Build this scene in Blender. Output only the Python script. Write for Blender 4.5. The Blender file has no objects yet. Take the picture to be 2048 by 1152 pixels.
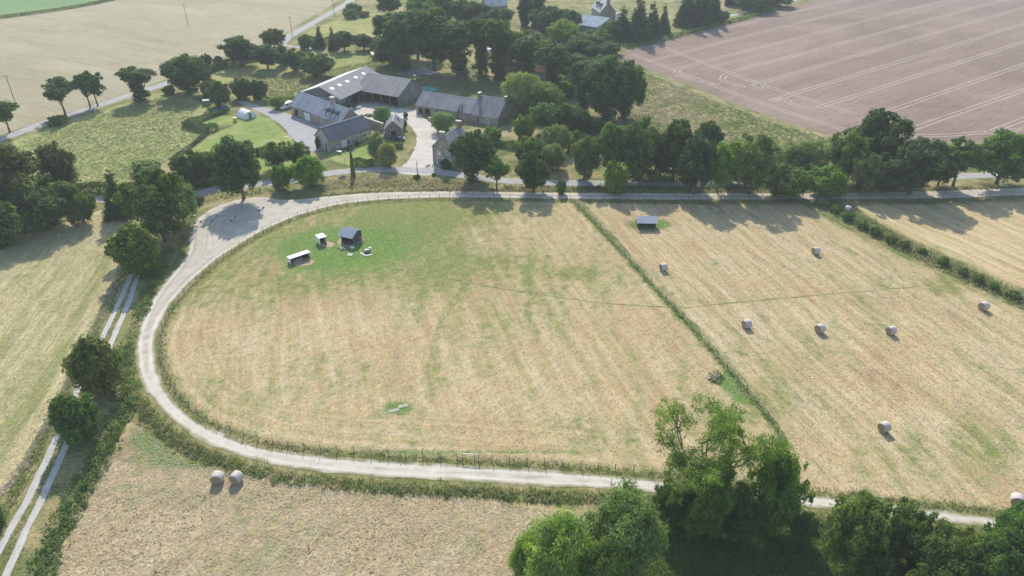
import bpy, bmesh, math, random
import numpy as np
from mathutils import Vector, Matrix
from mathutils.geometry import delaunay_2d_cdt

# ------------------------------------------------------------------ camera, world, sun, exposure
SC = bpy.context.scene
COL = SC.collection
CAM_H, CAM_F, CAM_T = 75.0, 1446.0, math.radians(31.5)      # metres, focal length for a 2048 px wide frame, tilt
cd = bpy.data.cameras.new('camera'); cam = bpy.data.objects.new('camera', cd); COL.objects.link(cam)
cd.sensor_width = 36.0; cd.lens = CAM_F / 2048 * 36.0; cd.clip_start = 0.5; cd.clip_end = 4000
cam.location = (0, 0, CAM_H); cam.rotation_euler = (math.pi / 2 - CAM_T, 0, 0); SC.camera = cam
SUN_AZ, SUN_EL = math.radians(-7.5), math.radians(38.0)       # azimuth from +Y (ahead), negative = left
wd = bpy.data.worlds.new('World'); SC.world = wd; wd.use_nodes = True
wn = wd.node_tree; bg = wn.nodes['Background']
sky = wn.nodes.new('ShaderNodeTexSky'); sky.sky_type = 'NISHITA'; sky.sun_disc = False
sky.sun_elevation = SUN_EL; sky.sun_rotation = SUN_AZ; sky.air_density = 1.0; sky.dust_density = 0.8; sky.ozone_density = 1.0
wn.links.new(sky.outputs[0], bg.inputs[0]); bg.inputs[1].default_value = 0.15
sl = bpy.data.lights.new('sun', 'SUN'); sl.energy = 3.2; sl.angle = math.radians(0.6); sl.color = (1.0, 0.93, 0.83)
sun = bpy.data.objects.new('sun', sl); COL.objects.link(sun); sun.location = (0, 100, 200)
sdir = Vector((math.sin(SUN_AZ) * math.cos(SUN_EL), math.cos(SUN_AZ) * math.cos(SUN_EL), math.sin(SUN_EL)))
sun.rotation_euler = sdir.to_track_quat('Z', 'Y').to_euler()
vs = SC.view_settings; vs.view_transform = 'Standard'; vs.look = 'None'; vs.gamma = 1.0; vs.use_curve_mapping = False
vs.exposure = 0.80
HAZE = 0.00022
SC.cycles.max_bounces = 6; SC.cycles.diffuse_bounces = 3; SC.cycles.transmission_bounces = 4
SC.cycles.transparent_max_bounces = 8; SC.cycles.volume_bounces = 1; SC.cycles.use_denoising = True
SC.cycles.caustics_reflective = False; SC.cycles.caustics_refractive = False

# ------------------------------------------------------------------ layout helpers (photo row/column -> place on the ground)
_S, _C = math.sin(CAM_T), math.cos(CAM_T)
def W(px, py, z=0.0):
    u = (px - 1024) / CAM_F; v = (py - 576) / CAM_F
    dz = -_S - v * _C; t = (z - CAM_H) / dz
    return np.array([u * t, (_C - v * _S) * t])
def WP(pts): return np.array([W(*p) for p in pts])
def PX(P):                                                    # ground points -> photo coordinates
    P = np.asarray(P, float); z = -CAM_H
    dep = P[:, 1] * _C - z * _S; up = P[:, 1] * _S + z * _C
    return np.stack([1024 + CAM_F * P[:, 0] / dep, 576 - CAM_F * up / dep], 1)
def hgt(bx, by, ty):                                          # height of what rises from (bx,by) to row ty
    y = W(bx, by)[1]; v = (ty - 576) / CAM_F
    t = y / (_C - v * _S); return CAM_H - t * (_S + v * _C)
def ppm(by): return CAM_F * (_S + (by - 576) / CAM_F * _C) / CAM_H
def smooth(P, step):                                          # Catmull-Rom through P, resampled at step
    P = np.asarray(P, float)
    Q = np.vstack([2 * P[0] - P[1], P, 2 * P[-1] - P[-2]]); out = []
    for i in range(1, len(Q) - 2):
        a, b, c, d = Q[i - 1], Q[i], Q[i + 1], Q[i + 2]
        n = max(2, int(np.linalg.norm(c - b) / step) + 1)
        t = (np.arange(n) / n)[:, None]
        out.append(0.5 * ((2 * b) + (c - a) * t + (2 * a - 5 * b + 4 * c - d) * t ** 2 + (3 * b - a - 3 * c + d) * t ** 3))
    out.append(P[-1:]); return resample(np.vstack(out), step)
def resample(P, step):
    d = np.r_[0, np.cumsum(np.linalg.norm(np.diff(P, axis=0), axis=1))]
    n = max(2, int(round(d[-1] / step)) + 1); s = np.linspace(0, d[-1], n)
    return np.stack([np.interp(s, d, P[:, 0]), np.interp(s, d, P[:, 1])], 1)
def normals2(P):
    t = np.gradient(P, axis=0); t /= np.maximum(np.linalg.norm(t, axis=1, keepdims=True), 1e-9)
    return np.stack([-t[:, 1], t[:, 0]], 1)
def seg_dist(Q, P):
    Q = np.asarray(Q, float); best = np.full(len(Q), 1e9)
    for i in range(len(P) - 1):
        a, b = P[i], P[i + 1]; ab = b - a
        t = np.clip(((Q - a) @ ab) / max(ab @ ab, 1e-9), 0, 1)
        best = np.minimum(best, np.linalg.norm(Q - a - t[:, None] * ab, axis=1))
    return best
def inside(Q, P):
    x, y = Q[:, 0], Q[:, 1]; r = np.zeros(len(Q), bool); j = len(P) - 1
    for i in range(len(P)):
        xi, yi = P[i]; xj, yj = P[j]
        if yi != yj:
            r ^= ((yi > y) != (yj > y)) & (x < (xj - xi) * (y - yi) / (yj - yi) + xi)
        j = i
    return r
def vnoise(Q, s, seed=0):                                     # cheap smooth value noise
    r = np.random.default_rng(seed); g = r.random((64, 64)); q = np.asarray(Q) / s
    i = np.floor(q).astype(int); f = q - i; f = f * f * (3 - 2 * f); i %= 64; k = (i + 1) % 64
    a = g[i[:, 0], i[:, 1]] * (1 - f[:, 0]) + g[k[:, 0], i[:, 1]] * f[:, 0]
    b = g[i[:, 0], k[:, 1]] * (1 - f[:, 0]) + g[k[:, 0], k[:, 1]] * f[:, 0]
    return a * (1 - f[:, 1]) + b * f[:, 1]
def blob(px, cx, cy, rx, ry, a=1.0):
    d = ((px[:, 0] - cx) / rx) ** 2 + ((px[:, 1] - cy) / ry) ** 2
    return a * np.exp(-d * d * 0.8)

# ------------------------------------------------------------------ object helpers
def link(o, parent=None):
    COL.objects.link(o)
    if parent is not None: o.parent = parent
    return o
def tag(o, label, cat, group=None):
    o['label'] = label; o['category'] = cat
    if group: o['group'] = group
    return o
def thing(name, label, cat, loc=(0, 0, 0), rz=0.0, group=None):
    o = link(bpy.data.objects.new(name, None)); o.location = loc; o.rotation_euler = (0, 0, rz); o.empty_display_size = 0.3
    return tag(o, label, cat, group)
def mesh_np(name, V, Fc, mat=None, attrs=None, smooth_=False):
    V = np.ascontiguousarray(V, dtype=np.float32); Fc = np.ascontiguousarray(Fc, dtype=np.int32)
    me = bpy.data.meshes.new(name); k = Fc.shape[1]; n = len(Fc)
    me.vertices.add(len(V)); me.vertices.foreach_set('co', V.ravel())
    me.loops.add(n * k); me.loops.foreach_set('vertex_index', Fc.ravel())
    me.polygons.add(n); me.polygons.foreach_set('loop_start', np.arange(0, n * k, k, dtype=np.int32))
    me.polygons.foreach_set('loop_total', np.full(n, k, dtype=np.int32))
    if smooth_: me.polygons.foreach_set('use_smooth', np.ones(n, bool))
    me.update(calc_edges=True)
    for a, v in (attrs or {}).items():
        at = me.attributes.new(a, 'FLOAT', 'POINT'); at.data.foreach_set('value', np.ascontiguousarray(v, dtype=np.float32))
    if mat: me.materials.append(mat)
    return me
def obj(name, me, parent=None, loc=None): 
    o = bpy.data.objects.new(name, me); link(o, parent)
    if loc is not None: o.location = loc
    return o
def struct(name, me): o = obj(name, me); o['kind'] = 'structure'; return o
def stuff(name, me, label, cat): o = obj(name, me); o['kind'] = 'stuff'; return tag(o, label, cat)
class MB:                                                     # collects simple solids into one mesh
    def __init__(s): s.v = []; s.f = []
    def add(s, V, Fs):
        n = len(s.v); s.v += [tuple(map(float, p)) for p in V]; s.f += [tuple(i + n for i in q) for q in Fs]; return s
    def box(s, x0, x1, y0, y1, z0, z1):
        return s.add([(x0, y0, z0), (x1, y0, z0), (x1, y1, z0), (x0, y1, z0), (x0, y0, z1), (x1, y0, z1), (x1, y1, z1), (x0, y1, z1)],
                     [(0, 3, 2, 1), (4, 5, 6, 7), (0, 1, 5, 4), (1, 2, 6, 5), (2, 3, 7, 6), (3, 0, 4, 7)])
    def prism(s, prof, a, b, axis='x'):                       # closed profile swept between a and b
        n = len(prof)
        f = (lambda p, t: (t, p[0], p[1])) if axis == 'x' else (lambda p, t: (p[0], t, p[1])) if axis == 'y' else (lambda p, t: (p[0], p[1], t))
        V = [f(p, a) for p in prof] + [f(p, b) for p in prof]
        return s.add(V, [tuple(range(n - 1, -1, -1)), tuple(range(n, 2 * n))] + [(i, (i + 1) % n, n + (i + 1) % n, n + i) for i in range(n)])
    def tube(s, P, R, n=8, caps=True):
        P = [Vector(p) for p in P]
        if not hasattr(R, '__len__'): R = [R] * len(P)
        V = []; Fs = []; up = Vector((0, 0, 1))
        for i, p in enumerate(P):
            t = (P[min(i + 1, len(P) - 1)] - P[max(i - 1, 0)]).normalized()
            a = t.cross(up if abs(t.z) < 0.95 else Vector((1, 0, 0))).normalized(); b = t.cross(a)
            for k in range(n):
                w = 2 * math.pi * k / n; V.append(p + (a * math.cos(w) + b * math.sin(w)) * R[i])
        for i in range(len(P) - 1):
            for k in range(n): Fs.append((i * n + k, i * n + (k + 1) % n, (i + 1) * n + (k + 1) % n, (i + 1) * n + k))
        if caps: Fs += [tuple(range(n - 1, -1, -1)), tuple((len(P) - 1) * n + k for k in range(n))]
        return s.add(V, Fs)
    def lathe(s, prof, n=12, c=(0, 0)):
        V = [(c[0] + r * math.cos(2 * math.pi * k / n), c[1] + r * math.sin(2 * math.pi * k / n), z) for r, z in prof for k in range(n)]
        m = len(prof)
        return s.add(V, [(i * n + k, i * n + (k + 1) % n, (i + 1) * n + (k + 1) % n, (i + 1) * n + k) for i in range(m - 1) for k in range(n)]
                     + [tuple(range(n - 1, -1, -1)), tuple((m - 1) * n + k for k in range(n))])
    def mesh(s, name, mat, bevel=0.0, smooth_=False):
        me = bpy.data.meshes.new(name); me.from_pydata(s.v, [], s.f); 
        bm = bmesh.new(); bm.from_mesh(me); bmesh.ops.recalc_face_normals(bm, faces=bm.faces)
        if bevel: bmesh.ops.bevel(bm, geom=list(bm.edges), offset=bevel, segments=1, affect='EDGES', clamp_overlap=True)
        bm.to_mesh(me); bm.free()
        if smooth_:
            for p in me.polygons: p.use_smooth = True
        me.materials.append(mat); return me
    def build(s, name, mat, parent=None, bevel=0.0, smooth_=False): return obj(name, s.mesh(name, mat, bevel, smooth_), parent)

# ------------------------------------------------------------------ node helper
class G:
    def __init__(s, name, rough=0.9, spec=0.15):
        s.m = bpy.data.materials.new(name); s.m.use_nodes = True; s.t = s.m.node_tree
        s.b = s.t.nodes['Principled BSDF']; s.out = s.t.nodes['Material Output']
        s.b.inputs['Roughness'].default_value = rough; s.b.inputs['Specular IOR Level'].default_value = spec
        s._g = None
    def n(s, ty, ins=None, **pr):
        x = s.t.nodes.new(ty)
        for k, v in pr.items(): setattr(x, k, v)
        for k, v in (ins or {}).items(): s.put(x.inputs[k], v)
        return x
    def put(s, sock, v):
        if hasattr(v, 'is_output'): s.t.links.new(v, sock)
        elif isinstance(v, (tuple, list)) and sock.type == 'RGBA' and len(v) == 3: sock.default_value = (*v, 1)
        else: sock.default_value = v
    def pos(s):
        if s._g is None: s._g = s.n('ShaderNodeNewGeometry')
        return s._g.outputs['Position']
    def objco(s): return s.n('ShaderNodeTexCoord').outputs['Object']
    def rnd(s): s.pos(); return s._g.outputs['Random Per Island']
    def map(s, v, rot=0.0, sc=(1, 1, 1), loc=(0, 0, 0)):
        r = s.n('ShaderNodeVectorRotate', {'Vector': v, 'Angle': rot}, rotation_type='Z_AXIS') if rot else None
        return s.n('ShaderNodeMapping', {'Vector': r.outputs[0] if r else v, 'Scale': sc, 'Location': loc}).outputs[0]
    def noise(s, v, scale, detail=2.0, rough=0.55, dist=0.0):
        return s.n('ShaderNodeTexNoise', {'Vector': v, 'Scale': scale, 'Detail': detail, 'Roughness': rough, 'Distortion': dist}).outputs['Fac']
    def attr(s, a): return s.n('ShaderNodeAttribute', attribute_name=a).outputs['Fac']
    def ramp(s, f, stops, interp='LINEAR'):
        r = s.n('ShaderNodeValToRGB', {'Fac': f}); e = r.color_ramp; e.interpolation = interp
        while len(e.elements) < len(stops): e.elements.new(0.5)
        for el, (p, c) in zip(e.elements, stops):
            el.position = p; el.color = (*c, 1) if isinstance(c, (tuple, list)) else (c, c, c, 1)
        return r.outputs['Color']
    def mix(s, f, a, b, mode='MIX'):
        x = s.n('ShaderNodeMix', data_type='RGBA', blend_type=mode); s.put(x.inputs[0], f)
        s.put(x.inputs[6], a); s.put(x.inputs[7], b); return x.outputs[2]
    def math(s, op, a, b=0.0, clamp=False):
        x = s.n('ShaderNodeMath', operation=op, use_clamp=clamp); s.put(x.inputs[0], a); s.put(x.inputs[1], b); return x.outputs[0]
    def step(s, f, lo, hi): return s.n('ShaderNodeMapRange', {'Value': f, 'From Min': lo, 'From Max': hi}, clamp=True).outputs[0]
    def bump(s, h, strength=0.5, dist=0.1):
        s.put(s.b.inputs['Normal'], s.n('ShaderNodeBump', {'Height': h, 'Strength': strength, 'Distance': dist}).outputs[0])
    def col(s, c): s.put(s.b.inputs['Base Color'], c); return s
    def done(s): return s.m
def plain(name, c, rough=0.6, spec=0.3, vary=0.12, scale=3.0, metal=0.0):
    g = G(name, rough, spec); p = g.objco()
    f = g.noise(p, scale, 4, 0.6); lo = tuple(x * (1 - vary) for x in c); hi = tuple(min(1, x * (1 + vary)) for x in c)
    g.col(g.ramp(f, [(0.3, lo), (0.7, hi)])); g.b.inputs['Metallic'].default_value = metal
    return g.done()

# ------------------------------------------------------------------ ground materials
def ang(a, b): d = W(*b) - W(*a); return math.pi / 2 - math.atan2(d[1], d[0])
FENCE_ROT = ang((1150, 404), (1565, 870))
def straw(name, rot, light=(.41, .318, .175), tan=(.31, .212, .11), pale=(.49, .405, .268), green=(.172, .188, .052), lush=(.085, .135, .032), gbias=0.20, rot2=None):
    g = G(name, 0.95, 0.08); p = g.pos()
    s1 = g.noise(g.map(p, rot, (1, .09, 1)), .42, 4, .6); s2 = g.noise(g.map(p, rot, (1, .07, 1)), 1.3, 3, .62)
    if rot2 is not None: s2 = g.math('MULTIPLY', g.math('ADD', s2, g.noise(g.map(p, rot2, (1, .2, 1)), 1.1, 3, .6)), .5)
    ed = g.attr('edge')
    ring = g.noise(g.n('ShaderNodeCombineXYZ', {'X': g.attr('dist'), 'Y': g.math('MULTIPLY', ed, .0)}).outputs[0], .8, 3, .6)
    s1 = g.n('ShaderNodeMix', {0: ed, 2: s1, 3: ring}).outputs[0]
    ux = g.n('ShaderNodeSeparateXYZ', {0: g.map(p, rot)}).outputs[0]; uu = g.n('ShaderNodeMix', {0: ed, 2: ux, 3: g.attr('dist')}).outputs[0]
    wv = g.math('SINE', g.math('ADD', g.math('MULTIPLY', uu, 1.9), g.math('MULTIPLY', g.noise(p, .12, 3), 9.0)))
    big = g.noise(p, .07, 3, .5); mid = g.noise(p, .5, 4, .65, .6); fine = g.noise(g.map(p, rot + .25, (1, .38, 1)), 3.4, 3, .75); sw = g.noise(g.map(p, rot + .35, (1, .16, 1)), .22, 4, .6, 1.2); wisp = g.noise(g.map(p, rot + .9, (1, .3, 1)), 4.5, 2, .7)
    f = g.math('ADD', g.math('ADD', g.math('ADD', g.math('MULTIPLY', wv, .022), g.math('MULTIPLY', s1, .28)), g.math('MULTIPLY', sw, .24)), g.math('ADD', g.math('MULTIPLY', big, .35), g.math('MULTIPLY', mid, .35)))
    c = g.ramp(f, [(.46, tan), (.60, light), (.76, pale)])
    gm = g.math('ADD', g.math('ADD', g.attr('green'), g.math('ADD', g.math('MULTIPLY', g.math('SUBTRACT', s1, .5), -.7), g.math('MULTIPLY', g.math('SUBTRACT', sw, .5), 1.3))),
                g.math('ADD', g.math('MULTIPLY', g.math('SUBTRACT', mid, .5), 1.6), g.math('MULTIPLY', g.math('SUBTRACT', big, .5), .9)))
    gm = g.math('ADD', gm, g.math('ADD', g.math('MULTIPLY', g.math('SUBTRACT', fine, .5), .9), gbias))
    c = g.mix(g.step(gm, .12, .75), c, green)
    lm = g.math('ADD', g.math('ADD', g.attr('lush'), g.math('MULTIPLY', g.math('SUBTRACT', fine, .5), .8)), g.math('MULTIPLY', g.math('SUBTRACT', mid, .5), 1.3))
    c = g.mix(g.step(lm, .25, 1.15), c, g.ramp(fine, [(.3, lush), (.7, tuple(x * 1.7 for x in lush))]))
    bm_ = g.attr('bare'); bb = g.math('ADD', bm_, g.math('MULTIPLY', g.math('SUBTRACT', mid, .5), .6))
    c = g.mix(g.step(bb, .4, .6), c, (.36, .27, .18))
    k = g.math('ADD', g.math('MULTIPLY', fine, .6), g.math('ADD', g.math('MULTIPLY', wisp, .35), g.math('MULTIPLY', s2, .5)))
    c = g.mix(1.0, c, g.ramp(k, [(.50, (.47, .45, .40)), (.66, (.95, .94, .93)), (.86, (1.36, 1.34, 1.3))]), 'MULTIPLY')
    g.col(c); g.bump(g.math('ADD', fine, g.math('MULTIPLY', s2, 1.5)), .38, .2)
    return g.done()
def turf(name, cols, scale=.35, fine=2.5, bump=.6, spread=(.36, .64), tuft=0.0):
    g = G(name, .95, .08); p = g.pos()
    a = g.noise(p, scale, 4, .6, .5); b = g.noise(p, fine, 3, .7); d = g.noise(p, scale * .2, 2, .5)
    f = g.math('ADD', g.math('MULTIPLY', a, .55), g.math('ADD', g.math('MULTIPLY', d, .35), g.math('MULTIPLY', b, .10)))
    n = len(cols); st = [(spread[0] + (spread[1] - spread[0]) * i / max(1, n - 1), c) for i, c in enumerate(cols)]
    c = g.ramp(f, st); c = g.mix(1.0, c, g.ramp(b, [(.32, (.6, .6, .58)), (.5, (1, 1, 1)), (.72, (1.3, 1.3, 1.25))]), 'MULTIPLY')
    g.col(c); g.bump(g.math('ADD', b, a), bump, .25); return g.done()
def gravel(name, a, b, c3, edge_grass=None):
    g = G(name, .95, .1); p = g.pos(); d = g.attr('dist')
    lane = g.noise(g.n('ShaderNodeCombineXYZ', {'X': d, 'Y': g.math('MULTIPLY', g.noise(p, .02, 1), 3.0)}).outputs[0], 1.9, 3, .6)
    m = g.noise(p, .4, 5, .65, .4); fi = g.noise(p, 5, 3, .7)
    f = g.math('ADD', g.math('MULTIPLY', lane, .45), g.math('ADD', g.math('MULTIPLY', m, .4), g.math('MULTIPLY', fi, .2)))
    c = g.ramp(f, [(.38, a), (.52, b), (.66, c3)])
    if edge_grass:
        dm = g.math('ADD', d, g.math('MULTIPLY', g.math('SUBTRACT', g.noise(p, .25, 2), .5), .35))
        rut = g.ramp(g.math('MULTIPLY', dm, .4), [(.10, (.82, .80, .74)), (.26, (1.1, 1.1, 1.1)), (.46, (1.1, 1.1, 1.1)), (.60, (.84, .825, .78)), (.9, (.97, .97, .96))])
        c = g.mix(1.0, c, rut, 'MULTIPLY')
        e = g.math('ADD', g.math('MULTIPLY', d, 1.0), g.math('MULTIPLY', g.math('SUBTRACT', m, .5), 1.6))
        c = g.mix(g.step(e, .55, .1), c, edge_grass)
    g.col(c); g.bump(g.math('ADD', fi, lane), .3, .05); return g.done()
M = {}
M['ground'] = turf('rough_ground', [(.085, .115, .035), (.15, .165, .055), (.27, .235, .11), (.36, .29, .16)], .22, 2.2)
M['verge'] = turf('verge_turf', [(.07, .11, .028), (.12, .155, .045), (.22, .22, .09)], .5, 3)
M['paddock'] = straw('paddock_hay', FENCE_ROT, rot2=FENCE_ROT + 1.2)
M['hay'] = straw('hay_stubble', FENCE_ROT, gbias=.17)
M['hay_low'] = straw('hay_stubble_low', ang((520, 950), (200, 1150)), light=(.41, .312, .18), tan=(.32, .215, .12), pale=(.475, .385, .27), gbias=.08, rot2=ang((500, 1000), (1100, 1060)))
M['hay_left'] = straw('hay_stubble_left', ang((230, 600), (20, 960)), light=(.41, .355, .185), tan=(.32, .275, .125), pale=(.47, .415, .26), green=(.215, .23, .075), gbias=.16)
M['hay_far'] = straw('hay_stubble_far', ang((1700, 430), (2048, 600)), gbias=.07)
M['meadow'] = turf('meadow_grass', [(.165, .205, .065), (.235, .265, .09), (.31, .32, .125), (.37, .35, .165)], .55, 2.2, .9)
M['rough'] = turf('rough_pasture_grass', [(.10, .135, .05), (.19, .20, .08), (.31, .265, .14), (.37, .29, .18)], .22, 1.6, .9)
M['lawn'] = turf('lawn_grass', [(.15, .21, .05), (.21, .27, .07), (.31, .30, .12)], .3, 3.5, .3)
M['darklawn'] = turf('dark_lawn_grass', [(.08, .13, .03), (.13, .19, .045), (.19, .23, .065)], .35, 3, .5)  # darker green than the lawn; under the lower trees it paints in their shade
M['topgreen'] = turf('crop_grass', [(.13, .22, .085), (.17, .26, .10)], .12, 1.2, .3)
M['horsefield'] = turf('horse_field_grass', [(.15, .19, .055), (.25, .26, .085), (.36, .31, .13)], .12, 1.0, .5)
M['trail'] = turf('trodden_grass', [(.12, .15, .05), (.19, .20, .08), (.30, .26, .14)], .8, 3)
M['track'] = gravel('track_gravel', (.35, .31, .245), (.455, .415, .34), (.535, .495, .42), (.22, .215, .10))
M['drive'] = gravel('drive_gravel', (.38, .34, .27), (.48, .445, .38), (.55, .52, .46))
M['wheel'] = gravel('lane_gravel', (.34, .32, .28), (.43, .41, .37), (.50, .48, .44))
M['road'] = gravel('road_asphalt', (.25, .24, .225), (.34, .33, .31), (.40, .39, .365))
M['parking'] = gravel('parking_asphalt', (.27, .265, .255), (.33, .325, .315), (.38, .375, .36))
def crop_mat(name, rot, cols, line):
    g = G(name, .95, .06); p = g.pos()
    a = g.noise(g.map(p, rot, (1, .45, 1)), .035, 5, .62, .8); r = g.noise(g.map(p, rot, (1, .02, 1)), .9, 3, .6); r2 = g.noise(g.map(p, rot, (1, .05, 1)), 2.6, 2, .6); b = g.noise(p, 1.3, 3, .7)
    f = g.math('ADD', g.math('MULTIPLY', a, .5), g.math('ADD', g.math('MULTIPLY', r, line), g.math('MULTIPLY', b, .25)))
    c = g.ramp(f, [(.42, cols[0]), (.53, cols[1]), (.64, cols[2])])
    c = g.mix(1.0, c, g.ramp(g.math('ADD', g.math('MULTIPLY', r2, .6), g.math('MULTIPLY', b, .4)), [(.35, (.84, .83, .83)), (.65, (1.13, 1.13, 1.12))]), 'MULTIPLY')
    c = g.mix(g.step(g.math('ADD', g.attr('green'), g.math('MULTIPLY', g.math('SUBTRACT', b, .5), .8)), .3, .8), c, (.17, .20, .08))
    g.col(c); g.bump(g.math('ADD', b, r2), .35, .12); return g.done()
M['plough'] = crop_mat('bare_seedbed', ang((1536, 126), (2008, 0)), [(.195, .143, .11), (.25, .187, .147), (.305, .233, .186)], .25)
M['wheat'] = crop_mat('pale_stubble_crop', ang((40, 60), (420, 140)), [(.25, .225, .135), (.31, .275, .175), (.36, .32, .215)], .35)
M['tram'] = gravel('dry_wheel_mark', (.33, .275, .225), (.40, .335, .275), (.45, .38, .315))

# ------------------------------------------------------------------ ground sheets
def sheet(name, poly, mat, z=.01, step=1.5, jit=.25, fn=None, bound=None, smooth_edge=True, world=False):
    P = np.asarray(poly, float) if world else WP(poly)
    C_ = np.vstack([P, P[:1]]); B = (smooth(C_, step) if smooth_edge else resample(C_, step))[:-1]
    r = np.random.default_rng(abs(hash(name)) % 1000 if False else len(name) * 7 + len(poly))
    if jit:
        B = B + normals2(np.vstack([B, B[:1]]))[:-1] * ((vnoise(B, 2.6, 3) - .5) * 2 + (vnoise(B, .9, 5) - .5))[:, None] * jit
    lo, hi = B.min(0), B.max(0)
    gx, gy = np.meshgrid(np.arange(lo[0], hi[0], step), np.arange(lo[1], hi[1], step)); I = np.stack([gx.ravel(), gy.ravel()], 1)
    I += r.uniform(-.3, .3, I.shape) * step; I = I[inside(I, B)]
    if len(I): I = I[seg_dist(I, np.vstack([B, B[:1]])) > step * .55]
    A = np.vstack([B, I]); n = len(B)
    o = delaunay_2d_cdt([Vector(p) for p in A], [(i, (i + 1) % n) for i in range(n)], [], 1, 1e-4)
    V = np.array([(v[0], v[1]) for v in o[0]]); T = np.array([f for f in o[2] if len(f) == 3], dtype=np.int32)
    a, b, c = V[T[:, 0]], V[T[:, 1]], V[T[:, 2]]; cr = (b[:, 0] - a[:, 0]) * (c[:, 1] - a[:, 1]) - (b[:, 1] - a[:, 1]) * (c[:, 0] - a[:, 0])
    T[cr < 0] = T[cr < 0][:, ::-1]
    at = {}
    if fn: at = fn(V, PX(V), B)
    me = mesh_np(name, np.c_[V, np.full(len(V), z)], T, mat, at, True)
    return struct(name, me)
def strip(name, pts, width, mat, z=.02, step=1.5, jit=.12, rows=5, parent=None, world=False):
    P = smooth(np.asarray(pts, float) if world else WP(pts), step); N = normals2(P)
    w = width if hasattr(width, '__len__') else [width, width]
    s = np.linspace(0, 1, len(P)); hw = np.interp(s, np.linspace(0, 1, len(w)), w) / 2
    V = []; D = []
    for j in range(rows):
        t = -1 + 2 * j / (rows - 1)
        e = jit * ((vnoise(P + j * 9, 2.2, 8) - .5) * 2) if abs(t) == 1 else 0
        V.append(P + N * (hw * t + e)[:, None]); D.append(hw * (1 - abs(t)) * 1.0 + .0)
    n = len(P); V = np.vstack(V); D = np.concatenate(D)
    Fc = np.array([(j * n + i, j * n + i + 1, (j + 1) * n + i + 1, (j + 1) * n + i) for j in range(rows - 1) for i in range(n - 1)])
    q = V[Fc[0]]; cr = (q[1][0] - q[0][0]) * (q[2][1] - q[0][1]) - (q[1][1] - q[0][1]) * (q[2][0] - q[0][0])
    if cr < 0: Fc = Fc[:, ::-1]
    lat = np.concatenate([np.full(n, (j / (rows - 1)) * 2 * hw.mean()) for j in range(rows)])
    me = mesh_np(name, np.c_[V, np.full(len(V), z)], Fc, mat, {'dist': lat}, True)
    o = obj(name, me, parent)
    if parent is None: o['kind'] = 'structure'
    return o

# base sheet
gx = np.linspace(-900, 900, 61); gy = np.linspace(-300, 1300, 55); XX, YY = np.meshgrid(gx, gy); nV = XX.size
Fg = np.array([(j * 61 + i, j * 61 + i + 1, (j + 1) * 61 + i + 1, (j + 1) * 61 + i) for j in range(54) for i in range(60)])
struct('ground', mesh_np('ground', np.c_[XX.ravel(), YY.ravel(), np.zeros(nV)], Fg, M['ground']))

INNER = [(2300, 394), (2048, 392), (1900, 397), (1700, 399), (1500, 400), (1300, 399.5), (1100, 398), (1000, 396.5), (900, 395.5), (800, 398), (740, 402), (690, 408), (650, 416), (600, 430), (560, 446),
         (520, 465), (480, 489), (440, 515), (410, 540), (385, 562), (360, 588), (340, 613), (325, 638), (315, 662), (310, 690), (311, 716), (318, 746), (330, 775), (348, 802), (375, 828),
         (410, 852), (450, 871), (500, 888), (560, 901), (620, 910), (700, 917), (800, 924), (900, 929), (1000, 935), (1100, 941), (1200, 949), (1300, 958), (1400, 967), (1500, 977), (1650, 994),
         (1850, 1017), (2048, 1042), (2300, 1075)]
OUTER = [(2300, 1097), (2048, 1064), (1850, 1041), (1650, 1018), (1500, 1002), (1400, 993), (1300, 985), (1200, 978), (1100, 973), (1000, 967), (900, 961), (800, 957), (700, 949), (620, 940), (560, 931),
         (500, 917), (460, 905), (420, 890), (380, 868), (345, 841), (318, 815), (297, 790), (283, 766), (275, 740), (271, 715), (271, 690), (277, 660), (289, 627), (304, 598), (323, 571), (343, 548),
         (362, 523), (375, 500), (378, 475), (382, 458), (389, 444), (402, 430), (420, 418), (445, 407), (475, 399), (505, 394.5), (535, 394), (562, 399), (600, 398), (640, 394), (690, 389), (740, 385.5),
         (800, 383.5), (900, 382), (1000, 383), (1100, 384.5), (1300, 386), (1500, 386), (1700, 385), (1900, 380), (2048, 375), (2300, 367)]
INN_W, OUT_W = smooth(WP(INNER), 1.0), smooth(WP(OUTER), 1.0)
def fn_track(V, px, B): return {'dist': np.minimum(seg_dist(V, INN_W[::3]), seg_dist(V, OUT_W[::3]))}
sheet('gravel_track', INNER + OUTER, M['track'], .03, .8, .22, fn_track, smooth_edge=True)

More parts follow.
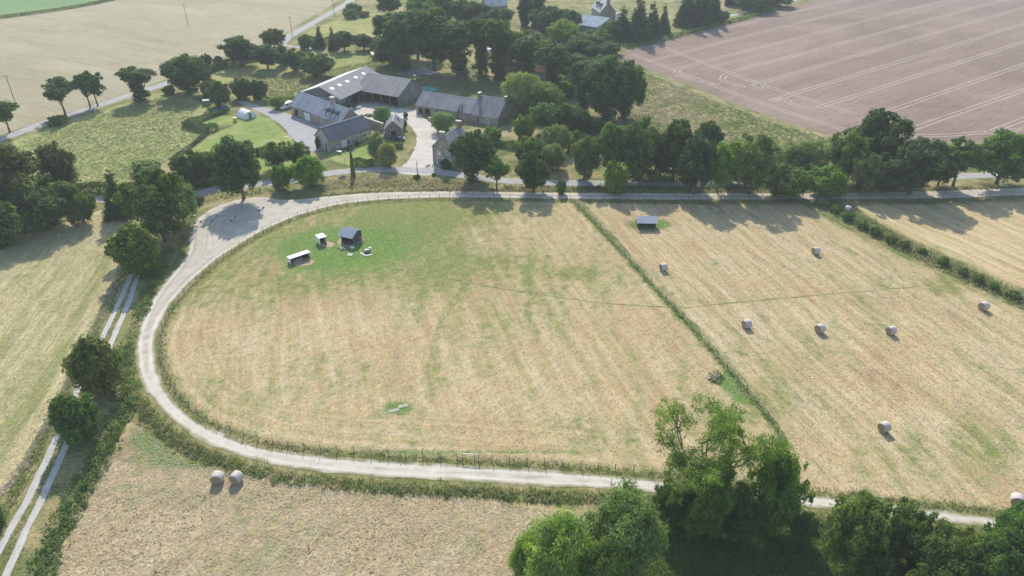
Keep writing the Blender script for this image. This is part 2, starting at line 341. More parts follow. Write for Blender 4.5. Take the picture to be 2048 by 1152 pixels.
# the paddock inside the track
ring = INN_W[(PX(INN_W)[:, 0] < 1575)]
ring = ring + normals2(ring) * 1.0
DIV = WP([(1148, 403), (1190, 447), (1250, 512), (1310, 577), (1370, 642), (1425, 702), (1478, 764), (1530, 828), (1563, 872), (1570, 955)])
in_side = ring[(PX(ring)[:, 0] < 1148) | (PX(ring)[:, 1] > 900)]
PADDOCK = np.vstack([in_side[::4], DIV[::-1]])
def edge_attr(V, B, r=11.0):
    d = seg_dist(V, np.vstack([B, B[:1]])[::2]); return d, np.clip((r - d) / 4, 0, 1)
def fn_paddock(V, px, B):
    d, e = edge_attr(V, B); e = e * (px[:, 0] < 1200)
    g = blob(px, 700, 480, 380, 110, .5) + blob(px, 1040, 560, 230, 55, .22) + blob(px, 1150, 548, 45, 14, .45) + blob(px, 500, 600, 140, 60, .12) + blob(px, 800, 760, 160, 30, .1)
    g += blob(px, 1330, 770, 180, 30, .15) + blob(px, 980, 650, 150, 40, .12) + np.clip((1.8 - d) / 1.8, 0, 1) * .35 + blob(px, 850, 430, 130, 35, .3) + blob(px, 1480, 850, 70, 60, .18)
    g += blob(px, 450, 800, 60, 60, .12) - blob(px, 1050, 780, 300, 50, .12) - blob(px, 600, 660, 200, 50, .15) - blob(px, 1000, 470, 130, 45, .18) - blob(px, 1550, 900, 60, 40, .2)
    l = blob(px, 680, 502, 130, 46, .95) + blob(px, 760, 500, 260, 75, .38) + blob(px, 800, 425, 140, 25, .22) + blob(px, 798, 816, 31, 14, 1.5) + blob(px, 850, 790, 30, 10, .5) + blob(px, 780, 470, 110, 30, .4) - blob(px, 797, 816, 8, 4, .4)
    l += blob(px, 900, 905, 300, 4, 1.0) + blob(px, 1466, 762, 24, 26, 1.9) + blob(px, 1492, 795, 24, 14, 1.6) + blob(px, 640, 500, 70, 35, .5)
    b = blob(px, 695, 484, 20, 11, 1.1) + blob(px, 604, 524, 24, 8, 1.0) + blob(px, 654, 489, 15, 6, 1.0) + blob(px, 735, 503, 16, 8, .4) + blob(px, 722, 478, 10, 7, .6) + blob(px, 800, 812, 10, 5, .0)
    return {'green': g, 'lush': l, 'bare': b, 'dist': d, 'edge': e}
sheet('paddock', PADDOCK, M['paddock'], .01, .75, .3, fn_paddock, world=True, smooth_edge=False)
# hay field right of the dividing fence
HAYR = [(1168, 406), (1300, 408), (1450, 409), (1605, 408), (1660, 440), (1720, 473), (1800, 512), (1900, 558), (2048, 623), (2300, 735), (2300, 1068), (2048, 1030), (1850, 1005), (1650, 984), (1585, 975), (1580, 950), (1575, 872),
        (1543, 828), (1493, 764), (1440, 702), (1384, 642), (1324, 577), (1265, 512), (1206, 447)]
def fn_hayr(V, px, B):
    d, e = edge_attr(V, B, 5)
    g = blob(px, 1960, 900, 60, 70, .35) + blob(px, 1600, 600, 250, 12, .12) + blob(px, 1560, 750, 40, 80, .25) + blob(px, 1900, 570, 60, 20, .5) + blob(px, 1640, 720, 60, 30, .15) + blob(px, 1750, 920, 70, 30, .12)
    g += np.clip((1.2 - d) / 1.2, 0, 1) * .3 - blob(px, 1450, 480, 200, 60, .1) - blob(px, 1700, 990, 150, 25, .2)
    l = blob(px, 1300, 449, 42, 12, 1.7) + blob(px, 1985, 905, 40, 35, .35) + blob(px, 1890, 567, 30, 8, .35)
    b = blob(px, 1294, 462, 26, 6, .35)
    return {'green': g, 'lush': l, 'bare': b, 'dist': d, 'edge': e * .0}
sheet('hay_field', HAYR, M['hay'], .01, .9, .3, fn_hayr, smooth_edge=False)
def fn_gen(V, px, B):
    d, e = edge_attr(V, B, 6); z = np.zeros(len(V)); return {'green': np.clip((1.5 - d) / 1.5, 0, 1) * .4, 'lush': z, 'bare': z, 'dist': d, 'edge': z}
sheet('far_hay_field', [(1700, 408), (1900, 407), (2048, 402), (2400, 398), (2400, 720), (2048, 578), (1900, 513), (1800, 468), (1740, 437)], M['hay_far'], .01, 1.2, .3, fn_gen, smooth_edge=False)
def fn_low(V, px, B):
    d, e = edge_attr(V, B, 6); z = np.zeros(len(V))
    g = np.clip((2.0 - d) / 2.0, 0, 1) * .25 + blob(px, 600, 1070, 120, 40, .22) + blob(px, 500, 1130, 80, 30, .2) + blob(px, 700, 1000, 120, 20, .15) - blob(px, 300, 1100, 120, 60, .15) + blob(px, 330, 905, 110, 30, .7) + blob(px, 450, 1000, 150, 25, .2) + blob(px, 900, 1060, 150, 30, .15)
    l = blob(px, 305, 885, 45, 20, 1.6) + blob(px, 375, 921, 70, 14, 1.9) + blob(px, 290, 870, 40, 14, .5)
    return {'green': g, 'lush': l, 'bare': z, 'dist': d, 'edge': z}
sheet('lower_hay_field', [(262, 842), (285, 862), (330, 895), (380, 925), (430, 938), (500, 950), (620, 967), (750, 982), (900, 990), (1000, 1000), (1100, 1012), (1175, 1025), (1190, 1090), (1150, 1180), (1120, 1320), (60, 1320), (92, 1160), (105, 1110),
                          (150, 1030), (190, 960), (222, 905), (240, 860)], M['hay_low'], .01, .7, .3, fn_low, smooth_edge=False)
def fn_left(V, px, B):
    d, e = edge_attr(V, B, 6); z = np.zeros(len(V)); lane = seg_dist(V, WP([(258, 520), (205, 640), (160, 735), (110, 830), (55, 930), (20, 985)]))
    g = blob(px, 60, 750, 150, 120, .2) + blob(px, 150, 560, 100, 80, .15) + np.exp(-((lane - 4.5) / 1.3) ** 2) * .5 - np.exp(-((lane - 1.8) / 1.2) ** 2) * .9 
    return {'green': g, 'lush': z, 'bare': z, 'dist': d, 'edge': z}
sheet('left_hay_field', [(-300, 560), (-100, 505), (20, 478), (110, 452), (170, 430), (205, 420), (240, 432), (252, 470), (256, 520), (240, 560), (207, 635), (162, 732), (112, 826), (57, 925), (22, 975), (-60, 1040), (-300, 1150)], M['hay_left'], .01, .8, .3, fn_left, smooth_edge=False)
# hay windrow left along the lane edge of the left field is in the grass section below
def fn_green(*bl):
    def f(V, px, B):
        g = np.zeros(len(V)); d, e = edge_attr(V, B, 6)
        for b in bl: g += blob(px, *b)
        return {'green': g + np.clip((2.5 - d) / 2.5, 0, 1) * .5, 'dist': d}
    return f
sheet('seedbed_field', [(1232, 112), (1262, 96), (1330, 77), (1420, 55), (1520, 29), (1640, -2), (1800, -40), (2500, -130), (2700, 330), (2300, 300), (2048, 287), (1900, 284), (1800, 282), (1720, 277), (1650, 268), (1560, 240), (1450, 200), (1340, 155), (1265, 127)],
      M['plough'], .01, 3.0, .5, fn_green((1400, 60, 80, 14, .25), (1560, 32, 120, 10, .25), (1690, 100, 30, 8, .3), (1460, 127, 30, 6, .3)), smooth_edge=False)
sheet('stubble_field', [(-500, 300), (-200, 335), (-40, 285), (60, 251), (180, 211), (300, 172), (400, 131), (480, 104), (535, 88), (562, 74), (600, 47), (660, 12), (690, -8), (760, -60), (300, -50), (200, 5), (0, 36), (-200, 62), (-600, 110)],
      M['wheat'], .01, 3.0, .5, fn_green((430, 10, 60, 12, .25), (300, 60, 150, 20, .12), (150, 110, 200, 20, .1), (480, 80, 60, 15, .2)), smooth_edge=False)
sheet('green_crop_field', [(-600, 103), (-200, 57), (0, 31), (120, 16), (225, 0), (300, -14), (300, -70), (-600, -40)], M['topgreen'], .01, 4, .4, None, smooth_edge=False)
sheet('meadow', [(-60, 310), (20, 283), (150, 238), (260, 204), (335, 184), (400, 205), (420, 235), (375, 250), (430, 262), (345, 318), (300, 345), (220, 375), (150, 382), (60, 360), (-60, 400)], M['meadow'], .01, 2, .3)
sheet('lawn', [(352, 320), (432, 266), (470, 250), (400, 248), (440, 232), (490, 235), (525, 232), (548, 244), (572, 268), (592, 292), (600, 305), (560, 340), (430, 352), (370, 350)], M['lawn'], .012, 2, .3)
sheet('orchard_grass', [(395, 160), (470, 128), (560, 100), (700, 108), (800, 112), (860, 140), (835, 160), (760, 150), (728, 138), (592, 190), (570, 205), (480, 198), (430, 180)], M['horsefield'], .01, 3, .4)
sheet('horse_field', [(578, 88), (625, 60), (700, 32), (790, 25), (900, 30), (900, 90), (790, 82), (640, 78)], M['horsefield'], .012, 3, .4)
sheet('rough_pasture', [(1235, 125), (1265, 132), (1340, 160), (1450, 206), (1560, 246), (1660, 274), (1700, 300), (1680, 350), (1500, 340), (1300, 330), (1150, 330), (1100, 280), (1200, 230), (1260, 200)], M['rough'], .01, 2.5, .4)
sheet('garden_lawn', [(655, 312), (668, 305), (745, 283), (760, 300), (752, 325), (700, 330), (668, 322)], M['lawn'], .012, 1.5, .2)
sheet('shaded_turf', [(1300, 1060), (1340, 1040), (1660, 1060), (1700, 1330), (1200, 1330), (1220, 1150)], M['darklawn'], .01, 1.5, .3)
sheet('farmyard', [(700, 225), (722, 205), (760, 205), (800, 215), (835, 222), (850, 236), (866, 250), (876, 268), (878, 288), (868, 300), (866, 322), (885, 343), (860, 352), (795, 345), (812, 325), (828, 302), (833, 280), (828, 262), (815, 246), (800, 236), (770, 245), (720, 238)], M['drive'], .03, 1.2, .35, fn_track)
sheet('parking', [(472, 203), (488, 202), (520, 212), (570, 226), (620, 243), (670, 262), (672, 285), (645, 300), (615, 303), (600, 294), (582, 272), (562, 250), (540, 235), (505, 218)], M['parking'], .03, 1.5, .15, fn_track)
LANE = [(-250, 470), (-60, 425), (60, 405), (180, 398), (240, 401), (330, 398), (400, 386), (450, 375), (520, 368), (590, 360), (640, 350), (700, 342), (770, 339), (840, 341), (900, 347), (960, 356), (1030, 363), (1120, 366), (1250, 367), (1400, 368), (1600, 367), (1760, 362), (1870, 356), (2048, 346), (2300, 330)]
strip('lane', LANE, 3.6, M['road'], .04, 2)
strip('road', [(-160, 325), (18, 272), (75, 251), (140, 230), (200, 210), (260, 190), (320, 171), (370, 153), (430, 131), (490, 109), (540, 95), (562, 87), (572, 78), (590, 66), (640, 38), (690, 9), (730, -20), (790, -60)], [4.6, 4.6, 4.6, 4.6, 4.2, 5, 7, 8], M['road'], .03, 2)
strip('side_lane', [(560, 88), (575, 92), (600, 95), (660, 100)], 3.4, M['road'], .035, 2)
for nm, pts in (('wheel_rut', [(300, 470), (278, 515), (263, 548), (241, 600), (212, 660), (163, 765), (112, 878), (62, 985), (20, 1062), (-60, 1210)]), ('wheel_rut', [(312, 480), (290, 520), (276, 550), (258, 603), (233, 660), (187, 768), (135, 885), (85, 995), (47, 1072), (-20, 1230)])):
    strip(nm, pts, .95, M['wheel'], .03, 1.0, .1)
strip('field_path', [(1380, 52), (1480, 27), (1560, 8), (1640, -12), (1760, -40)], 2.2, M['wheel'], .03, 2)
strip('grass_strip', DIV, 1.15, M['darklawn'], .02, 1.0, .3, 3, world=True)
# trodden paths
for pts, w in (([(742, 528), (820, 543), (900, 558), (1000, 577), (1100, 592), (1200, 605), (1340, 615)], .45), ([(886, 415), (868, 428), (840, 442), (800, 455), (750, 464)], .6), ([(930, 490), (985, 482), (1060, 474)], .4),
               ([(1350, 618), (1450, 607), (1560, 597), (1700, 585), (1860, 571)], .5)):
    strip('trodden_path', pts, w * .6, M['trail'], .02, .8, .2, 3)
# wheel marks in the seedbed
def tram(pts):
    P = smooth(WP(pts), 3); N = normals2(P)
    for s in (-.95, .95): strip('wheel_mark', P + N * s, .42, M['tram'], .02, 3, .08, 3, world=True)
for a in ([(1400, 72), (1536, 36), (1696, 0), (1900, -46)], [(1290, 124), (1360, 107), (1536, 61), (1786, 0), (2000, -52)], [(1352, 147), (1357, 138), (1386, 129), (1536, 91), (1893, 0), (2100, -53)], [(1445, 160), (1448, 151), (1466, 144), (1536, 125), (2008, 0), (2200, -51)],
          [(1520, 176), (1523, 167), (1545, 159), (2048, 15), (2250, -43)], [(1578, 205), (1572, 196), (1592, 186), (2048, 48), (2250, -13)], [(1640, 214), (1680, 201), (2048, 84), (2300, 4)], [(1755, 231), (1790, 218), (2048, 129), (2300, 42)], [(1823, 260), (1850, 249), (2048, 180), (2300, 92)], [(1975, 266), (2048, 238), (2300, 141)],
          [(1262, 108), (1301, 122), (1420, 168), (1536, 211), (1681, 257), (1760, 275)], [(1290, 80), (1359, 107), (1450, 142), (1536, 173), (1711, 228)], [(1352, 147), (1385, 160), (1440, 170)], [(1445, 160), (1480, 172), (1530, 178)], [(1578, 205), (1600, 214), (1640, 216)], [(1800, 272), (1900, 270), (2048, 258), (2300, 240)]):
    tram(a)

# ------------------------------------------------------------------ building materials
def stone_mat(name, cols, scale=2.6, mortar=(.40, .36, .30)):
    g = G(name, .9, .1); p = g.objco(); q = g.map(p, 0, (1, 1, 1.7))
    v = g.n('ShaderNodeTexVoronoi', {'Vector': q, 'Scale': scale}, feature='F1'); e = g.n('ShaderNodeTexVoronoi', {'Vector': q, 'Scale': scale}, feature='DISTANCE_TO_EDGE')
    h = g.n('ShaderNodeSeparateColor', {0: v.outputs['Color']}).outputs[0]
    c = g.ramp(h, [(0, cols[0]), (.5, cols[1]), (1, cols[2])]); big = g.noise(p, .5, 4, .6)
    c = g.mix(g.step(e.outputs['Distance'], .09, .03), c, mortar)
    c = g.mix(1.0, c, g.ramp(big, [(.3, (.72, .72, .72)), (.7, (1.15, 1.14, 1.12))]), 'MULTIPLY')
    g.col(c); g.bump(e.outputs['Distance'], .5, .06); return g.done()
def roof_mat(name, a, b, streak=.5, rough=.55, spec=.35, rows=3.2):
    g = G(name, rough, spec); p = g.objco()
    br = g.n('ShaderNodeTexBrick', {'Vector': g.map(p, 0, (1, 1, 1)), 'Scale': rows, 'Mortar Size': .012, 'Color1': a, 'Color2': b, 'Mortar': tuple(x * .6 for x in a), 'Brick Width': .35, 'Row Height': .25})
    s = g.noise(g.map(p, 0, (1.6, .18, .18)), 1.1, 4, .65); m = g.noise(p, .35, 4, .6)
    c = g.mix(1.0, br.outputs[0], g.ramp(g.math('ADD', g.math('MULTIPLY', s, streak), g.math('MULTIPLY', m, 1 - streak)), [(.36, (.60, .61, .64)), (.64, (1.3, 1.28, 1.24))]), 'MULTIPLY')
    li = g.noise(p, 1.7, 4, .7); c = g.mix(g.step(li, .62, .72), c, (.33, .33, .27))
    g.col(c); g.bump(g.math('ADD', s, li), .2, .05); return g.done()
M['stone'] = stone_mat('granite_rubble', [(.22, .19, .16), (.33, .29, .235), (.44, .39, .32)])
M['stone_pink'] = stone_mat('schist_rubble', [(.23, .175, .15), (.34, .265, .22), (.43, .36, .30)])
M['stone_dark'] = stone_mat('dark_rubble', [(.15, .13, .11), (.24, .205, .165), (.33, .28, .22)], mortar=(.28, .24, .19))
M['render'] = plain('pale_lime_render', (.46, .42, .355), .9, .1, .18, .8)
M['slate'] = roof_mat('slate_roof', (.085, .092, .105), (.12, .128, .142), .5)
M['slate_light'] = roof_mat('pale_slate_roof', (.27, .285, .305), (.315, .33, .35), .6, .6, .4)
M['slate_old'] = roof_mat('old_slate_roof', (.15, .155, .165), (.205, .208, .21), .55)
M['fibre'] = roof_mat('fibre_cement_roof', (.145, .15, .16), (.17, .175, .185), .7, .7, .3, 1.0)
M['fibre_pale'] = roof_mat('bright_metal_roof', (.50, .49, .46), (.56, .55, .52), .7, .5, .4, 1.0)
M['cladding'] = roof_mat('grey_barn_cladding', (.17, .18, .17), (.22, .23, .215), .8, .8, .2, .9)
M['tile_red'] = roof_mat('red_tile_roof', (.30, .115, .065), (.40, .17, .095), .4, .8, .2)
M['tin_blue'] = roof_mat('blue_grey_tin_roof', (.20, .27, .32), (.25, .32, .37), .8, .85, .1, .9)
M['white'] = plain('white_paint', (.78, .77, .74), .6, .3, .06)
M['pvc'] = plain('white_sheet', (.74, .75, .74), .4, .4, .08, 1.0)
M['glass'] = plain('dark_window_glass', (.02, .025, .03), .12, .6, .2)
M['dark'] = plain('near_black_and_shade', (.02, .018, .016), .9, .05)  # near-black; on panels behind openings it paints in the interior shade
M['wood'] = plain('weathered_wood', (.20, .155, .11), .85, .15, .3, 5)
M['wood_red'] = plain('red_brown_door_paint', (.13, .045, .035), .6, .3, .2)
M['brick'] = plain('chimney_brick', (.30, .17, .12), .9, .1, .25, 6)
M['capstone'] = plain('pale_capstone', (.55, .52, .46), .9, .1, .15)
M['bluegrey'] = plain('blue_grey_paint', (.24, .29, .32), .6, .3)

def panel(mb, u0, u1, z0, z1, holes, put, th=.35):             # a wall slab with real openings; put(u, t, z) -> local xyz, t=0 outside
    us = sorted({u0, u1, *[h[0] for h in holes], *[h[1] for h in holes]}); zs = sorted({z0, z1, *[h[2] for h in holes], *[h[3] for h in holes]})
    us = [u for u in us if u0 <= u <= u1]; zs = [z for z in zs if z0 <= z <= z1]; nu, nz = len(us) - 1, len(zs) - 1
    solid = lambda i, j: 0 <= i < nu and 0 <= j < nz and not any(h[0] < (us[i] + us[i + 1]) / 2 < h[1] and h[2] < (zs[j] + zs[j + 1]) / 2 < h[3] for h in holes)
    for i in range(nu):
        for j in range(nz):
            if not solid(i, j): continue
            a, b, c, d = us[i], us[i + 1], zs[j], zs[j + 1]
            mb.add([put(a, 0, c), put(b, 0, c), put(b, 0, d), put(a, 0, d)], [(0, 1, 2, 3)]); mb.add([put(a, th, c), put(b, th, c), put(b, th, d), put(a, th, d)], [(3, 2, 1, 0)])
            for (di, dj, q) in ((-1, 0, ((a, c), (a, d))), (1, 0, ((b, c), (b, d))), (0, -1, ((a, c), (b, c))), (0, 1, ((a, d), (b, d)))):
                if not solid(i + di, j + dj):
                    (x, y), (v, w) = q; mb.add([put(x, 0, y), put(v, 0, w), put(v, th, w), put(x, th, y)], [(0, 1, 2, 3)])
def fill_opening(root, h, put, frame_mat):
    u0, u1, z0, z1, kind = h[:5]; m = MB()
    def slab(mb, a, b, c, d, t0, t1):
        P = [put(u, t, z) for t in (t0, t1) for u, z in ((a, c), (b, c), (b, d), (a, d))]
        mb.add(P, [(0, 1, 2, 3), (7, 6, 5, 4), (0, 4, 5, 1), (1, 5, 6, 2), (2, 6, 7, 3), (3, 7, 4, 0)])
    if kind == 'open': return
    if kind in ('window', 'surround'):
        f = .12; 
        for q in ((u0, u1, z0, z0 + f), (u0, u1, z1 - f, z1), (u0, u0 + f, z0 + f, z1 - f), (u1 - f, u1, z0 + f, z1 - f), ((u0 + u1) / 2 - .04, (u0 + u1) / 2 + .04, z0 + f, z1 - f)): slab(m, *q, .10, .17)
        w = m.build('window', frame_mat, root); p = MB(); slab(p, u0 + f, u1 - f, z0 + f, z1 - f, .125, .15); p.build('pane', M['glass'], w)
        s = MB(); slab(s, u0 - .1, u1 + .1, z0 - .13, z0 - .003, -.06, .12); s.build('sill', M['capstone'], w)
    else:
        mat = {'door': M['wood_red'], 'garage': M['white'], 'shutter': M['white'], 'blue': M['bluegrey'], 'dark': M['wood']}[kind]
        slab(m, u0, u1, z0, z1, .12, .2); d = m.build('garage_door' if kind == 'garage' else 'shutter' if kind == 'shutter' else 'door', mat, root)
        if kind in ('garage', 'shutter'):
            n = max(2, int((z1 - z0) / .5)); s = MB()
            for k in range(1, n): slab(s, u0 + .05, u1 - .05, z0 + (z1 - z0) * k / n - .02, z0 + (z1 - z0) * k / n + .02, .10, .118)
            s.build('panel_rib', M['capstone'], d)
    if kind == 'surround' or (len(h) > 5 and h[5]):
        s = MB()
        for q in ((u0 - .28, u0 - .004, z0, z1 + .25), (u1 + .004, u1 + .28, z0, z1 + .25), (u0 - .004, u1 + .004, z1 + .004, z1 + .25)): slab(s, *q, -.03, .05)
        s.build('stone_surround', M['capstone'], root)
def house(name, label, cat, p0, rz, L, Wd, eave, ridge, wall, roof, front=(), back=(), left=(), right=(), rc=.5, ov=.3, posts=None, nofront=False, group=None, frame='white', back_roof=None, gable=None, hip_right=False):
    t = thing(name, label, cat, (p0[0], p0[1], 0), math.radians(rz), group); th = .4; rm = M[roof]; wm = M[wall]; gm = M[gable or wall]
    P = {'front': lambda u, w, z: (u, w, z), 'back': lambda u, w, z: (u, Wd - w, z), 'left': lambda u, w, z: (w, u, z), 'right': lambda u, w, z: (L - w, u, z)}
    for side, holes, a, b in (('front', front, 0, L), ('back', back, 0, L), ('left', left, th, Wd - th), ('right', right, th, Wd - th)):
        if side == 'front' and nofront: continue
        m = MB(); panel(m, a, b, 0 if False else -.05, eave, holes, P[side], th); m.build('wall', wm if side in ('front', 'back') else gm, t)
        for h in holes: fill_opening(t, h, P[side], M[frame])
    yr = Wd * rc
    for x0, x1 in ((.005, th), (L - th, L - .005)):
        m = MB(); m.prism([(.05, eave + .003), (Wd - .05, eave + .003), (yr, ridge - .06)], x0, x1); m.build('gable', gm, t)
    tf = (ridge - eave) / yr; tb = (ridge - eave) / (Wd - yr); k = .14
    m = MB(); m.prism([(-ov, eave - ov * tf), (yr, ridge), (yr, ridge + k), (-ov, eave - ov * tf + k)], -.2, L + .2); fs = m.build('roof_slope', rm, t)
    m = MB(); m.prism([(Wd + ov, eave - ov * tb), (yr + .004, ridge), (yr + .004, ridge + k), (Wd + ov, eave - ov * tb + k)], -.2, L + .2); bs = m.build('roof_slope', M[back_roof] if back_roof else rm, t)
    m = MB(); m.prism([(yr - .2, ridge + k - .2 * tf + .02), (yr, ridge + k + .09), (yr + .2, ridge + k - .2 * tb + .02), (yr, ridge + k + .01)], -.22, L + .22); m.build('ridge_cap', M['capstone'] if roof != 'tin_blue' else rm, t)
    if posts:
        for x in posts: MB().box(x - .14, x + .14, .05, .33, -.05, eave - .03).build('post', M['wood'], t, .02)
    t['_geom'] = (Wd, eave, ridge, yr, tf); return t
def chimney(t, x, y, z0, z1, w=.7, d=.6, mat='stone', pots=1):
    c = MB().box(x - w / 2, x + w / 2, y - d / 2, y + d / 2, z0, z1).build('chimney', M[mat], t, .03)
    MB().box(x - w / 2 - .08, x + w / 2 + .08, y - d / 2 - .08, y + d / 2 + .08, z1 + .004, z1 + .14).build('chimney_cap', M['capstone'], c, .02)
def dormer(t, x, w, y0, zb, zt, depth, roof='slate', face='white'):
    d = MB().box(x - w / 2, x + w / 2, y0, y0 + depth, zb, zt).build('dormer', M[face], t)
    m = MB(); zr = zt + w * .55
    m.prism([(x - w / 2 - .15, zt - .1), (x, zr), (x, zr + .1), (x - w / 2 - .15, zt + .02)], y0 - .2, y0 + depth + 1.3, 'y'); m.prism([(x + w / 2 + .15, zt - .1), (x + .003, zr), (x + .003, zr + .1), (x + w / 2 + .15, zt + .02)], y0 - .2, y0 + depth + 1.3, 'y'); m.build('dormer_roof', M[roof], d)
    g = MB(); g.prism([(x - w / 2, zt + .003), (x + w / 2, zt + .003), (x, zr - .03)], y0 + .02, y0 + depth, 'y'); g.build('dormer_gable', M[face], d)
    MB().box(x - w * .3, x + w * .3, y0 - .02, y0 + .02, zb + .25, zt - .1).build('dormer_window', M['glass'], d)
def skylights(t, spots, w=1.5, l=1.1, mat='pvc'):
    Wd, eave, ridge, yr, tf = t['_geom']; n = math.hypot(1, tf)
    for x, y in spots:
        z = eave + tf * y + .14 * 1.0; m = MB(); a = (.06 / n)
        V = [(x + sx * w / 2, y + sy * l / 2 - tf * e / n, z + sy * l / 2 * tf + e / n) for e in (.0, .05) for sx, sy in ((-1, -1), (1, -1), (1, 1), (-1, 1))]
        m.add(V, [(3, 2, 1, 0), (4, 5, 6, 7), (0, 1, 5, 4), (1, 2, 6, 5), (2, 3, 7, 6), (3, 0, 4, 7)]); m.build('skylight', M[mat], t)

# ------------------------------------------------------------------ the farmstead
pD = W(661, 304)
D_ = house('slate_house', 'long low stone house with dark slate roof beside the garden lawn', 'house', pD, math.degrees(math.atan2(*(W(743, 277) - pD)[::-1])), 15.0, 6.7, 3.4, 6.4, 'stone', 'slate', frame='white',
      front=[(4.2, 6.0, .05, 2.15, 'shutter'), (6.25, 7.3, .3, 2.2, 'surround'), (9.4, 10.3, .02, 2.15, 'surround'), (11.9, 13.5, .9, 2.15, 'window', True), (2.0, 2.9, 1.0, 2.1, 'window')], left=[(1.4, 2.2, .02, 2.1, 'door'), (4.2, 4.9, 1.1, 2.0, 'window')], gable='render')
C_ = house('dormer_house', 'long farmhouse with pale slate roof, three dormers and a stone chimney', 'house', (-71.6, 230.6), -43.0, 27.0, 7.6, 3.3, 6.8, 'stone_pink', 'slate_light',
      front=[(1.6, 3.6, .02, 2.3, 'open'), (7.0, 10.4, .02, 2.6, 'garage'), (13.4, 14.1, .9, 1.9, 'window'), (16.8, 17.6, .9, 2.0, 'window')], right=[(2.5, 3.4, .02, 2.1, 'door')])
chimney(C_, 18.3, 3.9, 5.2, 8.6, 1.5, 1.2)
for x in (18.9, 21.3, 23.6): dormer(C_, x, 1.35, .55, 3.3, 5.0, 1.6)
MB().box(6.8, 10.6, -.06, .08, 2.61, 2.9).build('lintel', M['dark'], C_)
MB().box(1.7, 3.5, 1.2, 1.3, 0, 2.2).build('doorway_shade', M['dark'], C_)  # near-black panel painting in the shade behind the open doorway
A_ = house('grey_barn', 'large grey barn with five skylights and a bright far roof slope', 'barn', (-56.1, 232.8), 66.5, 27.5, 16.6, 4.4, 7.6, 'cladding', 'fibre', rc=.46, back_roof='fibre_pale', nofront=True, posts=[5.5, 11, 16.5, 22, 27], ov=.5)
skylights(A_, [(3.0, 4.8), (7.4, 4.9), (12.0, 5.0), (17.2, 5.1), (22.2, 5.2)])
skylights_back = MB()
for x in (2.5, 6.5, 10.5, 14.5, 18.5, 22.5):
    y = 16.6 * .72; z = 7.6 - (7.6 - 4.4) / (16.6 * .54) * (y - 16.6 * .46) + .15; s = (7.6 - 4.4) / (16.6 * .54)
    m = MB(); m.prism([(y - .9, z + .9 * s), (y + .9, z - .9 * s), (y + .9, z - .9 * s + .05), (y - .9, z + .9 * s + .05)], x - .5, x + .5); m.build('skylight', M['white'], A_)
MB().box(.1, 27.2, 4.9, 5.1, 0, 4.4).build('inner_panel', M['bluegrey'], A_)
for x in (1.5, 3.6, 5.7, 7.8): MB().box(x, x + 1.5, 4.78, 4.88, .3, 2.7).build('sliding_door', M['pvc'], A_)
MB().box(-.05, .03, -.4, 8, 4.0, 4.2).build('verge_board', M['capstone'], A_)
B_ = house('open_shed', 'open fronted grey farm shed with timber posts facing the yard', 'shed', (-53.4, 245.4), -27.4, 17.8, 14.0, 4.0, 7.6, 'cladding', 'fibre', rc=.56, nofront=True, posts=[3.2, 6.9, 10.4, 14.0, 17.5], ov=.5)
for i, (x, y, w, d, h) in enumerate([(4.5, 5, 2.2, 1.6, 1.3), (8, 6, 3, 1.8, 1.6), (11.5, 5, 2.0, 2.0, 1.1), (14.6, 6, 2.2, 1.5, 1.7)]):
    pass
F1 = house('stone_barn', 'long old stone barn with worn slate roof and a broken front', 'barn', (-31.3, 231.6), -25.6, 20.2, 9.8, 2.9, 6.0, 'stone_pink', 'slate_old',
      front=[(.9, 2.6, .02, 2.2, 'open'), (3.2, 5.2, .02, 2.3, 'open'), (7.4, 8.2, 1.2, 2.0, 'open'), (10.0, 10.7, 1.0, 1.9, 'open'), (12.2, 13.0, .02, 2.0, 'dark'), (15.2, 16.0, .02, 2.0, 'dark'), (17.6, 18.2, .9, 1.8, 'window')])
dormer(F1, 15.9, 1.2, .15, 2.9, 4.1, 1.2, 'slate_old', 'white'); MB().box(.5, 19.8, 3.0, 3.1, 0, 2.8).build('inner_panel', M['dark'], F1)  # the near-black panel behind the openings is painted-in interior shade
e = Matrix.Rotation(math.radians(-25.6), 2) @ Vector((20.25, -.15))
F2 = house('stone_cottage', 'stone cottage with taller slate roof joined to the long barn', 'house', (-31.3 + e.x, 231.6 + e.y), -25.6, 9.6, 12.4, 2.7, 7.0, 'stone_pink', 'slate_old', front=[(2.2, 3.1, .02, 2.1, 'dark'), (5.6, 6.3, .4, 1.9, 'surround')], right=[(2.6, 3.6, .5, 1.9, 'window')], gable='stone_dark')
chimney(F2, .1, 6.2, 6.0, 7.9, .8, 1.6, 'stone_dark'); chimney(F2, 9.4, 6.2, 6.4, 7.8, .6, 1.2, 'stone_dark')
G_ = house('two_chimney_house', 'tall stone house with two chimneys standing at the lane junction', 'house', (-16.1, 184.9), 67.0, 10.6, 6.0, 5.4, 8.3, 'stone', 'slate_old', gable='stone',
      left=[(1.0, 1.75, 3.5, 4.5, 'surround'), (3.6, 4.4, 2.9, 4.0, 'shutter', True), (.7, 1.7, 1.0, 2.4, 'shutter', True), (3.4, 4.6, .02, 2.2, 'surround')], front=[(2, 3, 3.4, 4.6, 'window'), (6, 7, 3.4, 4.6, 'window'), (4, 5, .02, 2.1, 'door')])
chimney(G_, .4, 3.0, 6.9, 9.6, .8, 1.5, 'stone'); chimney(G_, 10.2, 3.0, 7.3, 9.6, .8, 1.5, 'brick')
MB().tube([(-.08, 5.85, 5.3), (-.08, 5.85, 0)], .05, 6).build('drainpipe', M['dark'], G_)
